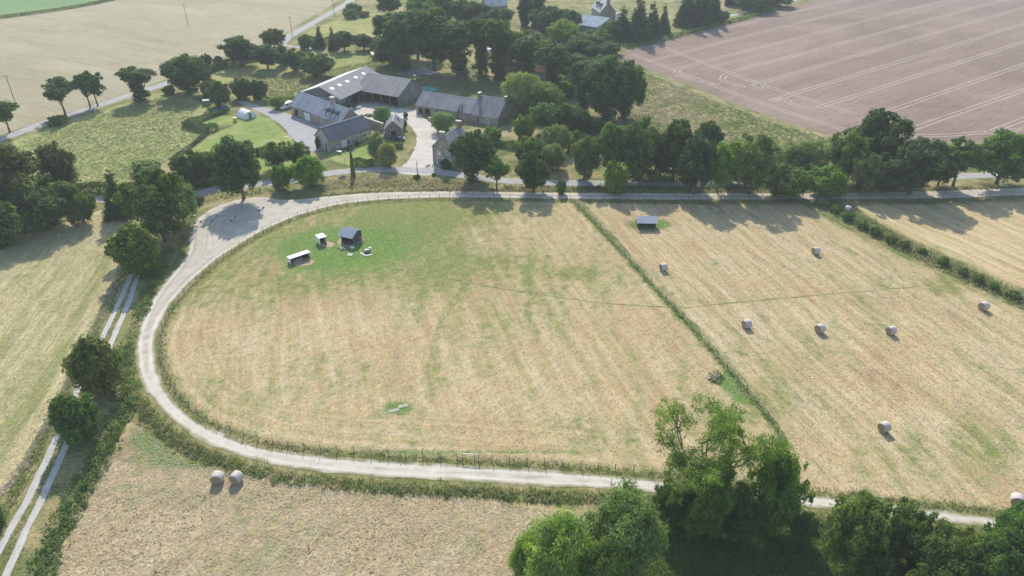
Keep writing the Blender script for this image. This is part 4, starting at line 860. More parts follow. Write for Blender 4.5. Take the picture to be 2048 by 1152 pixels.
# the gappy ash in front: forked trunk in ivy, long bare limbs with leaf sprays
def gappy_ash():
    p = W(1405, 1052); t = thing('gappy_ash_tree', 'tall gappy ash with ivy on its trunk rising over the lower track', 'tree', (*p, 0)); r = random.Random(11); q = np.random.default_rng(11); h = hgt(1405, 1052, 806); k = ppm(1062)
    m = MB(); tips = []
    def limb(a, d, n, rad, depth):
        P = [Vector(a)]; d = Vector(d).normalized()
        for i in range(5):
            d = (d + Vector((r.uniform(-.22, .22), r.uniform(-.22, .22), r.uniform(-.05, .16)))).normalized(); P.append(P[-1] + d * n / 5)
        m.tube(P, [rad * (1 - .14 * i) for i in range(6)], 6)
        if depth == 0: tips.extend([(P[3], .6), (P[4], .8), (P[5], 1.0)]); return
        if depth < 2: tips.extend([(P[2], .5), (P[3], .7), (P[4], .8), (P[5], .9)])
        for j in range(3 if depth > 1 else 2 + r.randint(0, 1)):
            b = P[r.randint(2, 5)]; a2 = r.uniform(0, 6.28); limb(b, d * .75 + Vector((math.cos(a2), math.sin(a2), .35)) * .75, n * r.uniform(.55, .75), rad * .5, depth - 1)
    m.tube([(0, 0, -.1), (.1, 0, h * .16), (-.1, .1, h * .32)], [.48, .38, .33], 9)
    for a, tilt, n in ((2.6, .75, .40), (.4, .7, .40), (1.7, .12, .46), (4.6, .7, .34), (3.3, 1.0, .36), (0.0, 1.05, .34)):
        limb((-.1, .1, h * .32), (math.cos(a) * tilt, math.sin(a) * tilt, 1), h * n, .22, 2)
    tr_ = m.build('trunk', M['bark'], t, smooth_=True)
    P = []; 
    for c, s in tips:
        c = np.array(c); n = int(135 * s)
        for j in range(3):
            cc = c + q.normal(size=3) * .55; P.append(cc + q.normal(size=(n // 3, 3)) * .27 * np.array([1.2, 1.2, .8]))
    P = np.vstack(P); zf = h / np.percentile(P[:, 2], 99.5)
    V, Fq = leaf_quads(P, unit(q.normal(size=P.shape) * .6 + np.array([0, 0, .7])), .17, .07, q); o = obj('crown', mesh_np('crown', V, Fq, M['leaf']), t); o.color = (.095, .135, .042, 1); o.scale = (.92, .92, zf); tr_.scale = (.92, .92, zf)
    lb = [(r.uniform(-.6, .6), r.uniform(-.6, .6), zz, r.uniform(.55, .95)) for zz in np.arange(.8, h * .45, .6)] + [(-1.6, .3, h * .42, 1.0), (1.5, 0, h * .45, 1.1), (.6, -.6, h * .52, .9), (-1.9, 0, h * .3, .9), (1.8, .2, h * .28, 1.0)]
    V, Fq = lobed_crown(lb, 9000, .17, .12, 5, core=.3); o = obj('ivy', mesh_np('ivy', V, Fq, M['leaf']), t); o.color = (.052, .088, .026, 1)
gappy_ash()

# ------------------------------------------------------------------ long grass, brambles, hay litter (nobody could count these)
def grass_mat(name, greens, straws, trans=.35):
    g = G(name, .85, .08); r = g.rnd(); t = g.attr('tint')
    a = g.ramp(r, [(0, greens[0]), (1, greens[1])]); b = g.ramp(r, [(0, straws[0]), (1, straws[1])])
    c = g.mix(g.step(g.math('ADD', t, g.math('MULTIPLY', g.math('SUBTRACT', g.noise(g.pos(), .35, 3), .5), 1.2)), .25, .75), a, b)
    g.col(c); tr = g.n('ShaderNodeBsdfTranslucent', {'Color': c}); ms = g.n('ShaderNodeMixShader', {0: trans})
    g.t.links.new(g.b.outputs[0], ms.inputs[1]); g.t.links.new(tr.outputs[0], ms.inputs[2]); g.t.links.new(ms.outputs[0], g.out.inputs[0]); return g.done()
M['grass'] = grass_mat('long_grass', ((.13, .21, .045), (.27, .34, .10)), ((.33, .29, .15), (.48, .41, .26)), .5)
M['bramble'] = grass_mat('bramble_leaf', ((.085, .15, .035), (.19, .28, .07)), ((.16, .19, .07), (.30, .27, .13)), .42)
M['litter'] = grass_mat('hay_wisp', ((.30, .27, .15), (.42, .36, .22)), ((.42, .36, .25), (.60, .53, .40)), .1)
def blades(P, h, r, k=5, spread=.22, wid=.055):
    n = len(P) * k; B = np.repeat(P, k, 0) + r.normal(size=(n, 2)) * spread; hh = np.repeat(h, k) * r.uniform(.55, 1.15, n); a = r.uniform(0, 6.28, n); w = wid * r.uniform(.7, 1.5, n)
    lean = r.normal(size=(n, 2)) * (.22 * hh)[:, None]
    d = np.stack([np.cos(a), np.sin(a)], 1) * w[:, None]; z0 = np.zeros(n)
    V = np.stack([np.c_[B - d, z0], np.c_[B + d, z0], np.c_[B + lean + d * .5, hh * .75], np.c_[B + lean * 1.3, hh], np.c_[B + lean - d * .5, hh * .75]], 1).reshape(-1, 3)
    i = np.arange(n)[:, None] * 5; return V, np.vstack([i + np.array([0, 1, 2, 4]), i + np.array([4, 2, 3, 3])])[:, :4], n
def along(pts, width, dens, r, world=False, side=0.0):
    P = resample(np.asarray(pts) if world else smooth(WP(pts), 1.5), .5); N = normals2(P); L = len(P) * .5
    n = int(L * width * dens); i = r.integers(0, len(P), n); q = r.random(n); 
    return P[i] + N[i] * (side + (r.beta(1.6, 1.6, n) - .5) * width)[:, None] + r.normal(size=(n, 2)) * .3
def blade_obj(name, label, P, h, tint, seed, mat='grass', k=5, cat='grass', wid=.055, spread=.22):
    r = np.random.default_rng(seed); hs = r.uniform(*h, len(P)) * (.7 + .6 * vnoise(P, 3.0, seed)); n = len(P) * k
    B = np.repeat(P, k, 0) + r.normal(size=(n, 2)) * spread; hh = np.repeat(hs, k) * r.uniform(.5, 1.15, n); a = r.uniform(0, 6.28, n); w = wid * r.uniform(.7, 1.5, n)
    lean = r.normal(size=(n, 2)) * (.25 * hh)[:, None]; d = np.stack([np.cos(a), np.sin(a)], 1) * w[:, None]
    V = np.stack([np.c_[B - d, np.zeros(n)], np.c_[B + d, np.zeros(n)], np.c_[B + lean + d * .35, hh], np.c_[B + lean - d * .35, hh]], 1).reshape(-1, 3)
    tt = np.repeat(np.broadcast_to(tint, len(P)), k); tv = np.repeat(np.clip(tt + r.normal(size=n) * .12, 0, 1), 4)
    return stuff(name, mesh_np(name, V, np.arange(4 * n).reshape(-1, 4), M[mat], {'tint': tv}), label, cat)
def clump_obj(name, label, P, h, tint, seed, mat='bramble', k=9, cat='brambles', a=.16, b=.11, spread=.45):
    r = np.random.default_rng(seed); hs = r.uniform(*h, len(P)) * (.55 + .9 * vnoise(P, 3.5, seed)); n = len(P) * k
    e = unit(r.normal(size=(n, 3))); e[:, 2] = np.abs(e[:, 2]); H = np.repeat(hs, k)
    C = np.c_[np.repeat(P, k, 0), np.zeros(n)] + e * np.c_[np.full((n, 2), spread), H] * (r.random(n) ** .35)[:, None]
    Nn = unit(e * .7 + np.array([0, 0, .35]) + r.normal(size=(n, 3)) * .4); V, Fq = leaf_quads(C, Nn, a, b, r)
    tv = np.repeat(np.clip(np.repeat(np.broadcast_to(tint, len(P)), k) + r.normal(size=n) * .12, 0, 1), 4)
    return stuff(name, mesh_np(name, V, Fq, M[mat], {'tint': tv}), label, cat)
R6 = np.random.default_rng(66)
inn_px = PX(INN_W); out_px = PX(OUT_W)
iv = INN_W[(inn_px[:, 0] < 2120)]
blade_obj('verge_grass', 'strip of long grass along the fenced inner edge of the track', along(iv, 1.2, 9, R6, True, 1.0), (.15, .36), .5, 1)
low = OUT_W[(out_px[:, 1] > 760) & (out_px[:, 0] < 2120)]
blade_obj('bank_grass', 'tall green grass bank along the outer edge of the lower track', along(low, 2.2, 11, R6, True, 1.8), (.3, .7), .42, 2, wid=.05)
clump_obj('bank_weeds', 'leafy weeds in the bank below the lower track', along(low[60:], 1.4, 1.8, R6, True, 2.4), (.3, .8), .3, 3, cat='weeds')
lft = OUT_W[(out_px[:, 1] > 470) & (out_px[:, 1] < 775) & (out_px[:, 0] < 400)]
blade_obj('track_side_grass', 'short weedy grass outside the left bend of the track', along(lft, 1.3, 7, R6, True, .9), (.2, .55), .35, 4)
top = OUT_W[(out_px[:, 1] < 400) & (out_px[:, 0] > 560) & (out_px[:, 0] < 2120)]
blade_obj('upper_bank_grass', 'rough straw coloured grass between the lane and the upper track', np.vstack([along([(640, 372), (720, 366), (800, 366), (880, 369), (960, 375)], 7.5, 4.5, R6), along(top, 1.2, 6, R6, True, .9)]), (.3, .8), .62, 5, wid=.08)
clump_obj('lane_scrub', 'dense low scrub between the lane and the upper track', np.vstack([along([(1010, 376), (1150, 378), (1300, 378), (1480, 378), (1650, 377), (1850, 371)], 2.6, 3.0, R6), along([(560, 380), (500, 386), (440, 395), (405, 405)], 2.5, 1.6, R6)]), (.5, 1.3), .1, 6, cat='scrub')
blade_obj('divide_grass', 'long grass strip grown through the dividing field fence', along(DIV, .95, 11, R6, True), (.2, .5), .4, 7)
ditch = [(1640, 402), (1700, 432), (1800, 487), (1900, 534), (2048, 602), (2250, 695)]
blade_obj('ditch_grass', 'grassy overgrown ditch between the two right hay fields', along(ditch, 6.5, 8, R6), (.3, .7), .42, 8, wid=.06)
clump_obj('ditch_weeds', 'dark leafy weeds in the ditch between the right hay fields', along(ditch, 3.5, 1.2, R6), (.25, .6), .75, 9, cat='weeds')
lane_l = [(262, 520), (246, 565), (212, 640), (164, 742), (112, 850), (60, 955), (15, 1040), (-40, 1130)]
blade_obj('lane_verge_grass', 'green verge on the field side of the two-rut lane', along(lane_l, 1.6, 9, R6, False, -1.0), (.2, .5), .3, 10)
blade_obj('lane_middle_grass', 'low grass ridge between the two ruts of the lane', along([(270, 548), (249, 602), (222, 660), (175, 767), (123, 882), (74, 990), (33, 1067), (-40, 1220)], .6, 14, R6), (.05, .16), .5, 11)
clump_obj('bramble_bank', 'bank of brambles between the two-rut lane and the lower hay field', np.vstack([along([(335, 500), (316, 540), (296, 585), (274, 640)], 3.2, 3.2, R6), along([(252, 800), (222, 872), (185, 945), (142, 1020), (104, 1100), (70, 1190)], 3.6, 5, R6), along([(250, 690), (245, 740), (240, 800)], 3.0, 3, R6)]), (.5, 1.25), .15, 12, cat='brambles')
bend = [(275, 800), (300, 838), (340, 875), (390, 905), (450, 925)]
clump_obj('bend_weeds', 'yellowing tall weeds outside the lower bend of the track', along(bend, 2.2, 2.2, R6), (.25, .7), .75, 13, cat='weeds')
def in_poly(poly, n): 
    P = WP(poly); lo, hi = P.min(0), P.max(0); Q = R6.uniform(lo, hi, (n * 3, 2)); return Q[inside(Q, P)][:n]
MEAD = [(40, 285), (150, 245), (260, 212), (335, 192), (395, 212), (375, 250), (420, 265), (345, 318), (300, 345), (220, 370), (150, 378)]
Pm = in_poly(MEAD, 6500)
clump_obj('meadow_tussocks', 'tussocky long grass covering the meadow by the road', Pm, (.10, .24), .5, 14, 'grass', 4, 'grass', .30, .07, .5)
Pr = in_poly([(1262, 135), (1340, 165), (1450, 210), (1560, 250), (1660, 278), (1690, 330), (1500, 330), (1330, 320), (1180, 300), (1150, 250), (1270, 190)], 9000)
clump_obj('pasture_tussocks', 'tussocks and weeds over the rough pasture below the bare field', Pr, (.15, .45), np.clip(vnoise(Pr, 14, 3) * 1.5 - .2, 0, 1), 15, 'grass', 5, 'grass', .34, .08, .6)
Po = in_poly([(430, 185), (480, 150), (600, 150), (760, 120), (850, 150), (1000, 160), (1010, 190), (850, 175), (740, 140), (600, 185), (560, 200)], 5000)
clump_obj('yard_weeds', 'uncut weedy grass around the barns', Po, (.2, .6), .5, 16, 'grass', 5, 'grass', .34, .09, .5)
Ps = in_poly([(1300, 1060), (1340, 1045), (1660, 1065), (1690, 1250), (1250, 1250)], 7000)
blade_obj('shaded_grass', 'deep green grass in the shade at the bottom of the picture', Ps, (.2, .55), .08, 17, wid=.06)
# ragged hay
def litter(name, label, poly, n, seed, straw=.5, a=.26, b=.03, cond=None):
    r = np.random.default_rng(seed); Q = in_poly(poly, n)
    if cond is not None: Q = Q[cond(Q)]
    m = len(Q); Nn = unit(np.c_[r.normal(size=(m, 2)) * .28, np.ones(m)]); V, Fq = leaf_quads(np.c_[Q, r.uniform(.03, .14, m)], Nn, a, b, r, 0.0)
    stuff(name, mesh_np(name, V, Fq, M['litter'], {'tint': np.repeat(r.random(m) * straw * 2, 4)}), label, 'hay')
pad_px = [tuple(p) for p in PX(PADDOCK[::2])]
litter('paddock_hay_wisps', 'dry hay wisps scattered over the paddock', pad_px, 42000, 21, cond=lambda Q: ~((np.abs(PX(Q)[:, 0] - 690) < 110) & (np.abs(PX(Q)[:, 1] - 500) < 40)))
litter('field_hay_wisps', 'dry hay wisps scattered over the bale field', HAYR, 42000, 22)
litter('lower_hay_wisps', 'coarse hay wisps over the lower hay field', [(270, 850), (380, 928), (620, 970), (900, 995), (1170, 1030), (1130, 1200), (90, 1200), (150, 1035), (230, 900)], 30000, 23)
litter('left_hay_wisps', 'dry hay wisps scattered over the left hay field', [(-40, 500), (110, 456), (205, 425), (245, 445), (250, 520), (205, 635), (110, 826), (20, 970), (-80, 1040)], 22000, 24)
wr = along([(252, 530), (205, 640), (160, 738), (110, 835), (52, 938), (15, 985)], 1.0, 26, R6, False, -.6)
clump_obj('hay_windrow', 'pale windrow of raked hay along the edge of the left field', wr, (.08, .3), .95, 25, 'litter', 4, 'hay', .3, .04, .35)
Ph = in_poly([(1418, 748), (1436, 740), (1450, 756), (1440, 772), (1422, 766)], 120)
clump_obj('heap_weeds', 'weeds growing through the stone heap by the dividing fence', Ph, (.2, .5), .3, 27, 'bramble', 5, 'weeds', .1, .07, .25)
Pt = in_poly([(250, 960), (620, 985), (1000, 1020), (1120, 1060), (1050, 1152), (150, 1152)], 900)
clump_obj('weed_tufts', 'small dark weed tufts dotting the lower hay field', Pt[vnoise(Pt, 6, 9) > .55], (.08, .22), .2, 26, 'bramble', 4, 'weeds', .09, .06, .12)

# ------------------------------------------------------------------ hedges
def hedge(label, pts, width, height, col, n, seed, name='hedge', a=.17, b=.12):
    r = np.random.default_rng(seed); P = smooth(WP(pts), .6); N = normals2(P); i = r.integers(0, len(P), n); c = P[0]
    w = (r.random(n) * 2 - 1); z = r.random(n); face = r.random(n)
    w = np.where(face < .45, np.sign(w) * (1 - .12 * r.random(n)), w); z = np.where(face >= .45, 1 - .15 * r.random(n), z)
    hh = height * (.8 + .45 * vnoise(P[i], 2.2, seed)); q = P[i] + N[i] * (w * width / 2 * (.85 + .3 * vnoise(P[i], 1.4, seed + 1)))[:, None] + r.normal(size=(n, 2)) * .1
    C3 = np.c_[q - c, z * hh]; Nn = unit(np.c_[N[i] * w[:, None], (z - .3) * 1.3] + r.normal(size=(n, 3)) * .4)
    V, Fq = leaf_quads(C3, Nn, a, b, r); o = obj(name, mesh_np(name, V, Fq, M['leaf'])); o.location = (*c, 0); o.color = (*col, 1)
    return tag(o, label, 'hedge')
hedge('clipped dark hedge at the foot of the slate house garden', [(709, 331), (728, 333), (746, 332)], 1.4, 2.0, (.06, .10, .026), 2600, 1)
hedge('clipped hedge stub beside the parked car', [(786, 295), (795, 296), (804, 295)], 1.2, 1.15, (.08, .13, .03), 1300, 2)
hedge('clipped hedge behind the clipped round shrub and van', [(530, 207), (560, 206), (590, 202)], 1.5, 2.0, (.07, .11, .034), 2600, 3)
hedge('long clipped hedge right of the two-chimney house', [(985, 292), (1010, 294), (1034, 298)], 1.4, 1.8, (.06, .105, .028), 2600, 4)
hedge('field hedge below the horse field', [(600, 84), (640, 86), (700, 86), (760, 86), (800, 90)], 2.4, 2.4, (.06, .09, .035), 6000, 5, a=.26, b=.18)
hedge('dark hedge on the lane below the lawn', [(345, 384), (400, 373), (450, 364), (480, 360)], 2.2, 3.0, DARK, 6500, 6, a=.2, b=.14)
hedge('dark hedge behind the lane in the middle of the right row', [(1245, 360), (1300, 361), (1380, 362), (1470, 362), (1560, 360), (1660, 358)], 2.6, 3.0, DARK, 9000, 7, a=.22, b=.15)
hedge('scrubby hedge along the road bend by the stubble', [(408, 150), (440, 138), (480, 127), (515, 120)], 2.6, 2.4, BLU, 5000, 8, a=.26, b=.18)
hedge('scrubby garden hedge at the top of the lawn', [(370, 254), (385, 244), (408, 240), (432, 231), (455, 224)], 1.8, 1.4, (.055, .08, .035), 3600, 9)
hedge('dark scrub hedge between meadow and lawn', [(376, 252), (398, 259), (415, 264), (430, 258)], 3.2, 1.7, (.055, .08, .04), 4200, 10)
hedge('thin dark hedge line dividing meadow and lawn', [(342, 325), (372, 303), (395, 285), (418, 267)], .8, 1.0, (.05, .07, .03), 2400, 11)
hedge('dark weedy hedge left of the shaggy conifer beside the lane', [(60, 396), (120, 388), (190, 386), (240, 388), (300, 384)], 2.6, 2.4, DARK, 6000, 12, a=.22, b=.15)
hedge('grassy hedge bank along the top of the bare field', [(1250, 96), (1320, 82), (1400, 60), (1480, 40), (1560, 16)], 3.0, 1.2, (.06, .10, .035), 4500, 13, a=.3, b=.2)
hedge('hedge bank along the far edge of the stubble field', [(0, 37), (90, 25), (160, 14), (230, 0)], 2.0, 1.3, (.08, .10, .045), 3000, 14, a=.3, b=.2)
SH_ = [(1652, 407, 392, 46), (1676, 420, 404, 44), (1702, 437, 418, 40), (1730, 452, 432, 44), (1756, 467, 447, 40), (1788, 482, 464, 36), (1815, 493, 474, 36), (1850, 506, 490, 30), (1892, 528, 507, 36), (1930, 546, 527, 34), (1962, 562, 541, 40), (1992, 575, 556, 36), (2030, 592, 573, 44)]
SH = [(a - 7, b + 3, c + 6, d * .8) for a, b, c, d in SH_]
ORD = 'first second third fourth fifth sixth seventh eighth ninth tenth eleventh twelfth thirteenth'.split()
for k, q in enumerate(SH): plant('shrub', q[0], q[1], q[2], q[3] * .85, ORD[k] + ' low shrub in the ditch row counted from the upper track', (.085, .12, .042) if k % 3 else (.11, .135, .07), group='shrubs along the ditch')

# ------------------------------------------------------------------ round bales
def bale_mats():
    g = G('bale_net_wrap', .6, .25); p = g.objco(); w = g.noise(g.map(p, 0, (10, .6, .6)), 2.0, 3, .6); m = g.noise(p, 2.2, 3)
    g.col(g.ramp(g.math('ADD', g.math('MULTIPLY', w, .6), g.math('MULTIPLY', m, .4)), [(.35, (.36, .32, .27)), (.65, (.56, .52, .47))])); g.bump(w, .4, .04); M['bale'] = g.done()
    g = G('bale_end_hay', .95, .05); p = g.objco(); s = g.n('ShaderNodeSeparateXYZ', {0: p}); d = g.math('SQRT', g.math('ADD', g.math('MULTIPLY', s.outputs[1], s.outputs[1]), g.math('MULTIPLY', s.outputs[2], s.outputs[2])))
    rg = g.noise(g.n('ShaderNodeCombineXYZ', {'X': g.math('MULTIPLY', d, 9.0), 'Y': g.noise(p, 2, 2)}).outputs[0], 1.5, 2); g.col(g.ramp(rg, [(.35, (.24, .175, .105)), (.65, (.36, .27, .17))])); g.bump(rg, .5, .05); M['bale_end'] = g.done()
bale_mats()
def bale_mesh():
    m = MB(); n = 28; prof = [(-.62, .74), (-.57, .80), (-.2, .815), (.2, .815), (.57, .80), (.62, .74)]
    V = [(x, r * math.cos(2 * math.pi * k / n), r * math.sin(2 * math.pi * k / n) * .985) for x, r in prof for k in range(n)]
    m.add(V, [(i * n + k, i * n + (k + 1) % n, (i + 1) * n + (k + 1) % n, (i + 1) * n + k) for i in range(5) for k in range(n)]); body = m.mesh('roll', M['bale'], smooth_=True)
    def end(s):
        m = MB(); V = [(s * .60, 0, 0)] + [(s * (.62 - .02 * (r < .5)), r * math.cos(2 * math.pi * k / n), r * math.sin(2 * math.pi * k / n) * .985) for r in (.25, .5, .742) for k in range(n)]
        m.add(V, [(0, 1 + k, 1 + (k + 1) % n) for k in range(n)] + [(1 + i * n + k, 1 + i * n + (k + 1) % n, 1 + (i + 1) * n + (k + 1) % n, 1 + (i + 1) * n + k) for i in range(2) for k in range(n)]); return m.mesh('end_face', M['bale_end'], smooth_=True)
    return body, end(-1), end(1)
BALE = bale_mesh()
for (px, py, az, lab) in [(437, 963, 92, 'left of two round bales under the lower track bend'), (475, 963, 72, 'right of two round bales under the lower track bend'), (1326, 541, 198, 'round bale nearest the dividing fence in the upper bale field'),
        (1630, 508, 190, 'lone round bale in the upper middle of the bale field'), (1695, 424, 135, 'round bale tucked behind the ditch shrubs'), (1492, 655, 196, 'leftmost of the three bales in line across the bale field'),
        (1638, 664, 205, 'middle of the three bales in line across the bale field'), (1780, 668, 198, 'rightmost of the three bales in line across the bale field'), (1965, 619, 196, 'round bale by the ditch near the right picture edge'),
        (1766, 862, 200, 'lone round bale in the lower part of the bale field'), (2031, 1008, 60, 'round bale at the lower right corner beside the track')]:
    p = W(px, py); t = thing('hay_bale', lab, 'hay bale', (p[0], p[1], 0), math.radians(az), 'round hay bales')
    bs_ = .96 + .08 * ((px * 7) % 10) / 10
    for me, nm in zip(BALE, ('roll', 'end_face', 'end_face')): o = obj(nm, me, t); o.location = (0, 0, .80); o.scale = (1, bs_, 1)

# ------------------------------------------------------------------ fences
pm = MB(); pm.tube([(0, 0, -.1), (0, 0, 1.28)], [.058, .05], 7); PM_ = pm.mesh('post', M['wood']); tm = MB(); tm.tube([(0, 0, 1.282), (0, 0, 1.33)], [.052, .04], 7); M['post_top'] = plain('bleached_post_top', (.46, .42, .35), .9, .1)
TM_ = tm.mesh('post_top', M['post_top'])
M['wire'] = plain('galvanised_wire', (.38, .38, .37), .5, .5)
def fence(label, P, step, wires=(.55, 1.15), name='wire_fence', hs=(1.0, 1.15), rail=None):
    P = resample(P, step); t = thing(name, label, 'fence', (*P[0], 0)); r = random.Random(len(P))
    for i, p in enumerate(P):
        o = obj('post', PM_, t, (p[0] - P[0][0], p[1] - P[0][1], 0)); o.rotation_euler = (r.uniform(-.06, .06), r.uniform(-.06, .06), r.uniform(0, 6)); o.scale = (1, 1, r.uniform(*hs)); obj('post_top', TM_, o)
    for z in wires: MB().tube([(p[0] - P[0][0], p[1] - P[0][1] + .08, z) for p in P], .012, 3, False).build('wire', M['wire'], t)
    return t
fr = INN_W + normals2(INN_W) * .95; fp = PX(fr)
fence('post and wire fence running round the paddock inside the track', np.vstack([fr[(fp[:, 0] < 1572)]])[lambda a: slice(None)] if False else fr[(fp[:, 0] < 1148) | ((fp[:, 0] < 1570) & (fp[:, 1] > 800))], 2.5)
fence('post and wire fence dividing the paddock from the bale field', DIV, 3.2, hs=(.95, 1.1))
fence('post and wire fence between the upper track and the bale field', fr[(fp[:, 0] >= 1150) & (fp[:, 0] < 2100) & (fp[:, 1] < 420)], 3.0)
def gate(label, a, b, z=1.25):
    A, B = W(*a), W(*b); d = B - A; n = np.linalg.norm(d); t = thing('field_gate', label, 'gate', (*A, 0), math.atan2(d[1], d[0]))
    for x in (0, n): MB().box(x - .06, x + .06, -.06, .06, -.1, 1.35).build('post', M['post_top'], t, .01)
    for k in (z,): MB().box(.1, n - .1, -.04, .04, k - .05, k + .05).build('rail', M['white'], t, .01)
gate('pale railed gate in the lower paddock fence', (925, 920), (957, 922)); gate('white railed gate in the upper paddock fence', (908, 400), (928, 400.5))
gate('pale railed gate on the drive of the slate house', (664, 327), (690, 326))

# ------------------------------------------------------------------ utility poles and wires
def pole(label, bx, by, ty, r0=.14, arm=True, name='utility_pole', mat='wood'):
    h = hgt(bx, by, ty); p = W(bx, by); t = thing(name, label, 'utility pole', (*p, 0)); MB().tube([(0, 0, -.2), (0, 0, h)], [r0, r0 * .65], 8).build('shaft', M[mat], t)
    if arm:
        MB().box(-.7, .7, -.06, .06, h - .35, h - .25).build('crossarm', M[mat], t)
        for x in (-.6, 0, .6): MB().lathe([(.03, h - .25), (.06, h - .2), (.05, h - .1), (.02, h - .06)], 6, (x, 0)).build('insulator', M['glass'], t)
    return (p[0], p[1], h)
a1 = pole('wooden pole in the stubble near the left picture edge', 31, 206, 151); a2 = pole('wooden pole standing alone in the stubble field', 376.5, 52, 8); a3 = pole('wooden pole at the road bend above the orchard', 585, 73, 34)
a4 = pole('wooden pole on the road beside the two bushes', 669, 32, 0); a5 = pole('concrete grey pole on the road verge beside the entwined trees', 192, 231, 200, .12, False, mat='capstone')
a6 = pole('wooden pole at the lane junction below the two-chimney house', 835.5, 354, 322, .13, False); a8 = pole('wooden pole in the rough pasture', 1278, 242, 205, .14, False, mat='capstone')
a7 = pole('ivy-grown pole on the bank beside the lane', 707, 353, 296, .15, False, name='ivy_grown_pole')
r = np.random.default_rng(3); n = 2600; hh = a7[2]; z = r.random(n) * hh * .82; rad = .5 * (1 - z / (hh * .9)) ** .7 + .12; aa = r.uniform(0, 6.28, n); C3 = np.c_[np.cos(aa) * rad, np.sin(aa) * rad, z + .02]
V, Fq = leaf_quads(C3, unit(np.c_[np.cos(aa), np.sin(aa), np.full(n, .3)] + r.normal(size=(n, 3)) * .4), .13, .1, r); iv_ = obj('ivy', mesh_np('ivy', V, Fq, M['leaf']), [o for o in bpy.data.objects if o.name.startswith('ivy_grown_pole')][0]); iv_.color = (.075, .115, .03, 1)
def wire(label, p, q, sag=.5):
    p, q = Vector(p), Vector(q); m = MB(); m.tube([(p.lerp(q, k / 12) - p) + Vector((0, 0, -4 * sag * (k / 12) * (1 - k / 12))) for k in range(13)], .018, 4, False); o = m.build('overhead_wire', M['wire']); o.location = p
    tag(o, label, 'wire')
wire('overhead wire from the ivy-grown pole to the junction pole', a7, a6); wire('overhead wire from the junction pole across the trees', a6, (W(1285, 300)[0], W(1285, 300)[1], 6.0), .8)

# ------------------------------------------------------------------ paddock shelters and clutter
M['slab'] = plain('weathered_concrete', (.37, .34, .29), .9, .1, .2, 3)
M['tin'] = plain('ribbed_grey_steel', (.36, .39, .42), .4, .5, .1, 2.0, .3); M['dkboard'] = plain('dark_stained_boards', (.075, .085, .085), .8, .2, .2, 4); M['soil'] = plain('trampled_soil', (.20, .135, .09), .95, .05, .25, 2)
def shelter(label, p, rz, L, D, hf, hr, yr, hb, back=False):
    t = thing('field_shelter', label, 'shelter', (*p, 0), math.radians(rz))
    MB().box(0, .08, 0, D, -.05, hf).build('side_wall', M['dkboard'], t); MB().box(L - .08, L, 0, D, -.05, hf).build('side_wall', M['dkboard'], t); MB().box(.085, L - .085, D - .08, D, -.05, hb).build('back_wall', M['dkboard'], t)
    for x0, x1 in ((.005, .075), (L - .075, L - .005)): m = MB(); m.prism([(0, hf + .003), (D - .001, hf + .003), (D - .001, hb), (yr, hr - .04)], x0, x1); m.build('gable', M['dkboard'], t)
    n = max(8, int(L / .28))
    def sheet_(y0, z0, y1, z1):
        m = MB(); V = []; d = math.hypot(y1 - y0, z1 - z0); ny, nz = -(z1 - z0) / d, (y1 - y0) / d; xs = []
        for k in range(n): 
            x = -.25 + (L + .5) * k / n; w = (L + .5) / n; xs += [(x, 0), (x + w * .55, 0), (x + w * .65, .06), (x + w * .9, .06)]
        xs.append((L + .25, 0))
        for off in (0, -.03):
            for yy, zz in ((y0, z0), (y1, z1)):
                for x, e in xs: V.append((x, yy + ny * (e + off), zz + nz * (e + off)))
        k = len(xs); Fs = [(i, i + 1, k + i + 1, k + i) for i in range(k - 1)] + [(2 * k + i + 1, 2 * k + i, 3 * k + i, 3 * k + i + 1) for i in range(k - 1)] + [(2 * k + i, 2 * k + i + 1, i + 1, i) for i in range(k - 1)] + [(k + i, k + i + 1, 3 * k + i + 1, 3 * k + i) for i in range(k - 1)] + [(0, k, 3 * k, 2 * k), (k - 1, 3 * k - 1, 4 * k - 1, 2 * k - 1)]
        m.add(V, Fs); m.build('roof_sheet', M['tin'], t)
    s = (hr - hf) / yr; sheet_(-.9, hr - (yr + .9) * s * .8, yr, hr + .03); sheet_(yr + .01, hr + .03, D + .25, hb - .05)
    for x in (.15, L - .15): MB().box(x - .06, x + .06, .0, .12, -.05, hf - .02).build('post', M['wood'], t)
    return t
ps = W(683, 484); 
shelter('dark field shelter with ribbed grey roof in the lush paddock corner', ps, -24, 3.4, 3.0, 2.2, 3.0, 1.4, 2.2); ps2 = W(1274.5, 456); shelter('dark field shelter with ribbed grey roof in the bale field', ps2, -2, 4.2, 2.2, 1.9, 2.5, 1.1, 1.9)
def box_shelter(label, p, rz, L, D, h, open_side):
    t = thing('white_panel_shelter', label, 'shelter', (*p, 0), math.radians(rz)); k = .06
    for s, q in (('front', (0, L, 0, k)), ('back', (0, L, D - k, D)), ('left', (0, k, k, D - k)), ('right', (L - k, L, k, D - k))):
        if s != open_side: MB().box(*q, -.05, h).build('side_panel', M['pvc'], t)
    MB().box(-.12, L + .12, -.12, D + .12, h + .004, h + .09).build('roof_panel', M['white'], t, .02)
    MB().box(k + .01, L - k - .01, D - k - .05 if open_side != 'back' else k, D - k - .01 if open_side != 'back' else k + .04, 0, h - .05).build('opening_shade', M['dark'], t); return t  # near-black sheet, shade of the open side put into its colour
box_shelter('small white box shelter open towards the right', W(641, 491), 30, 1.6, 1.9, 1.7, 'front').rotation_euler.z = math.radians(38)
ls = box_shelter('long low white feed shelter with an open front', W(582, 529), 40, 4.5, 1.2, 1.3, 'front')
for x in (.9, 1.4, 1.9, 2.4): MB().box(x, x + .06, .04, .1, 0, .9).build('feed_bar', M['white'], ls)
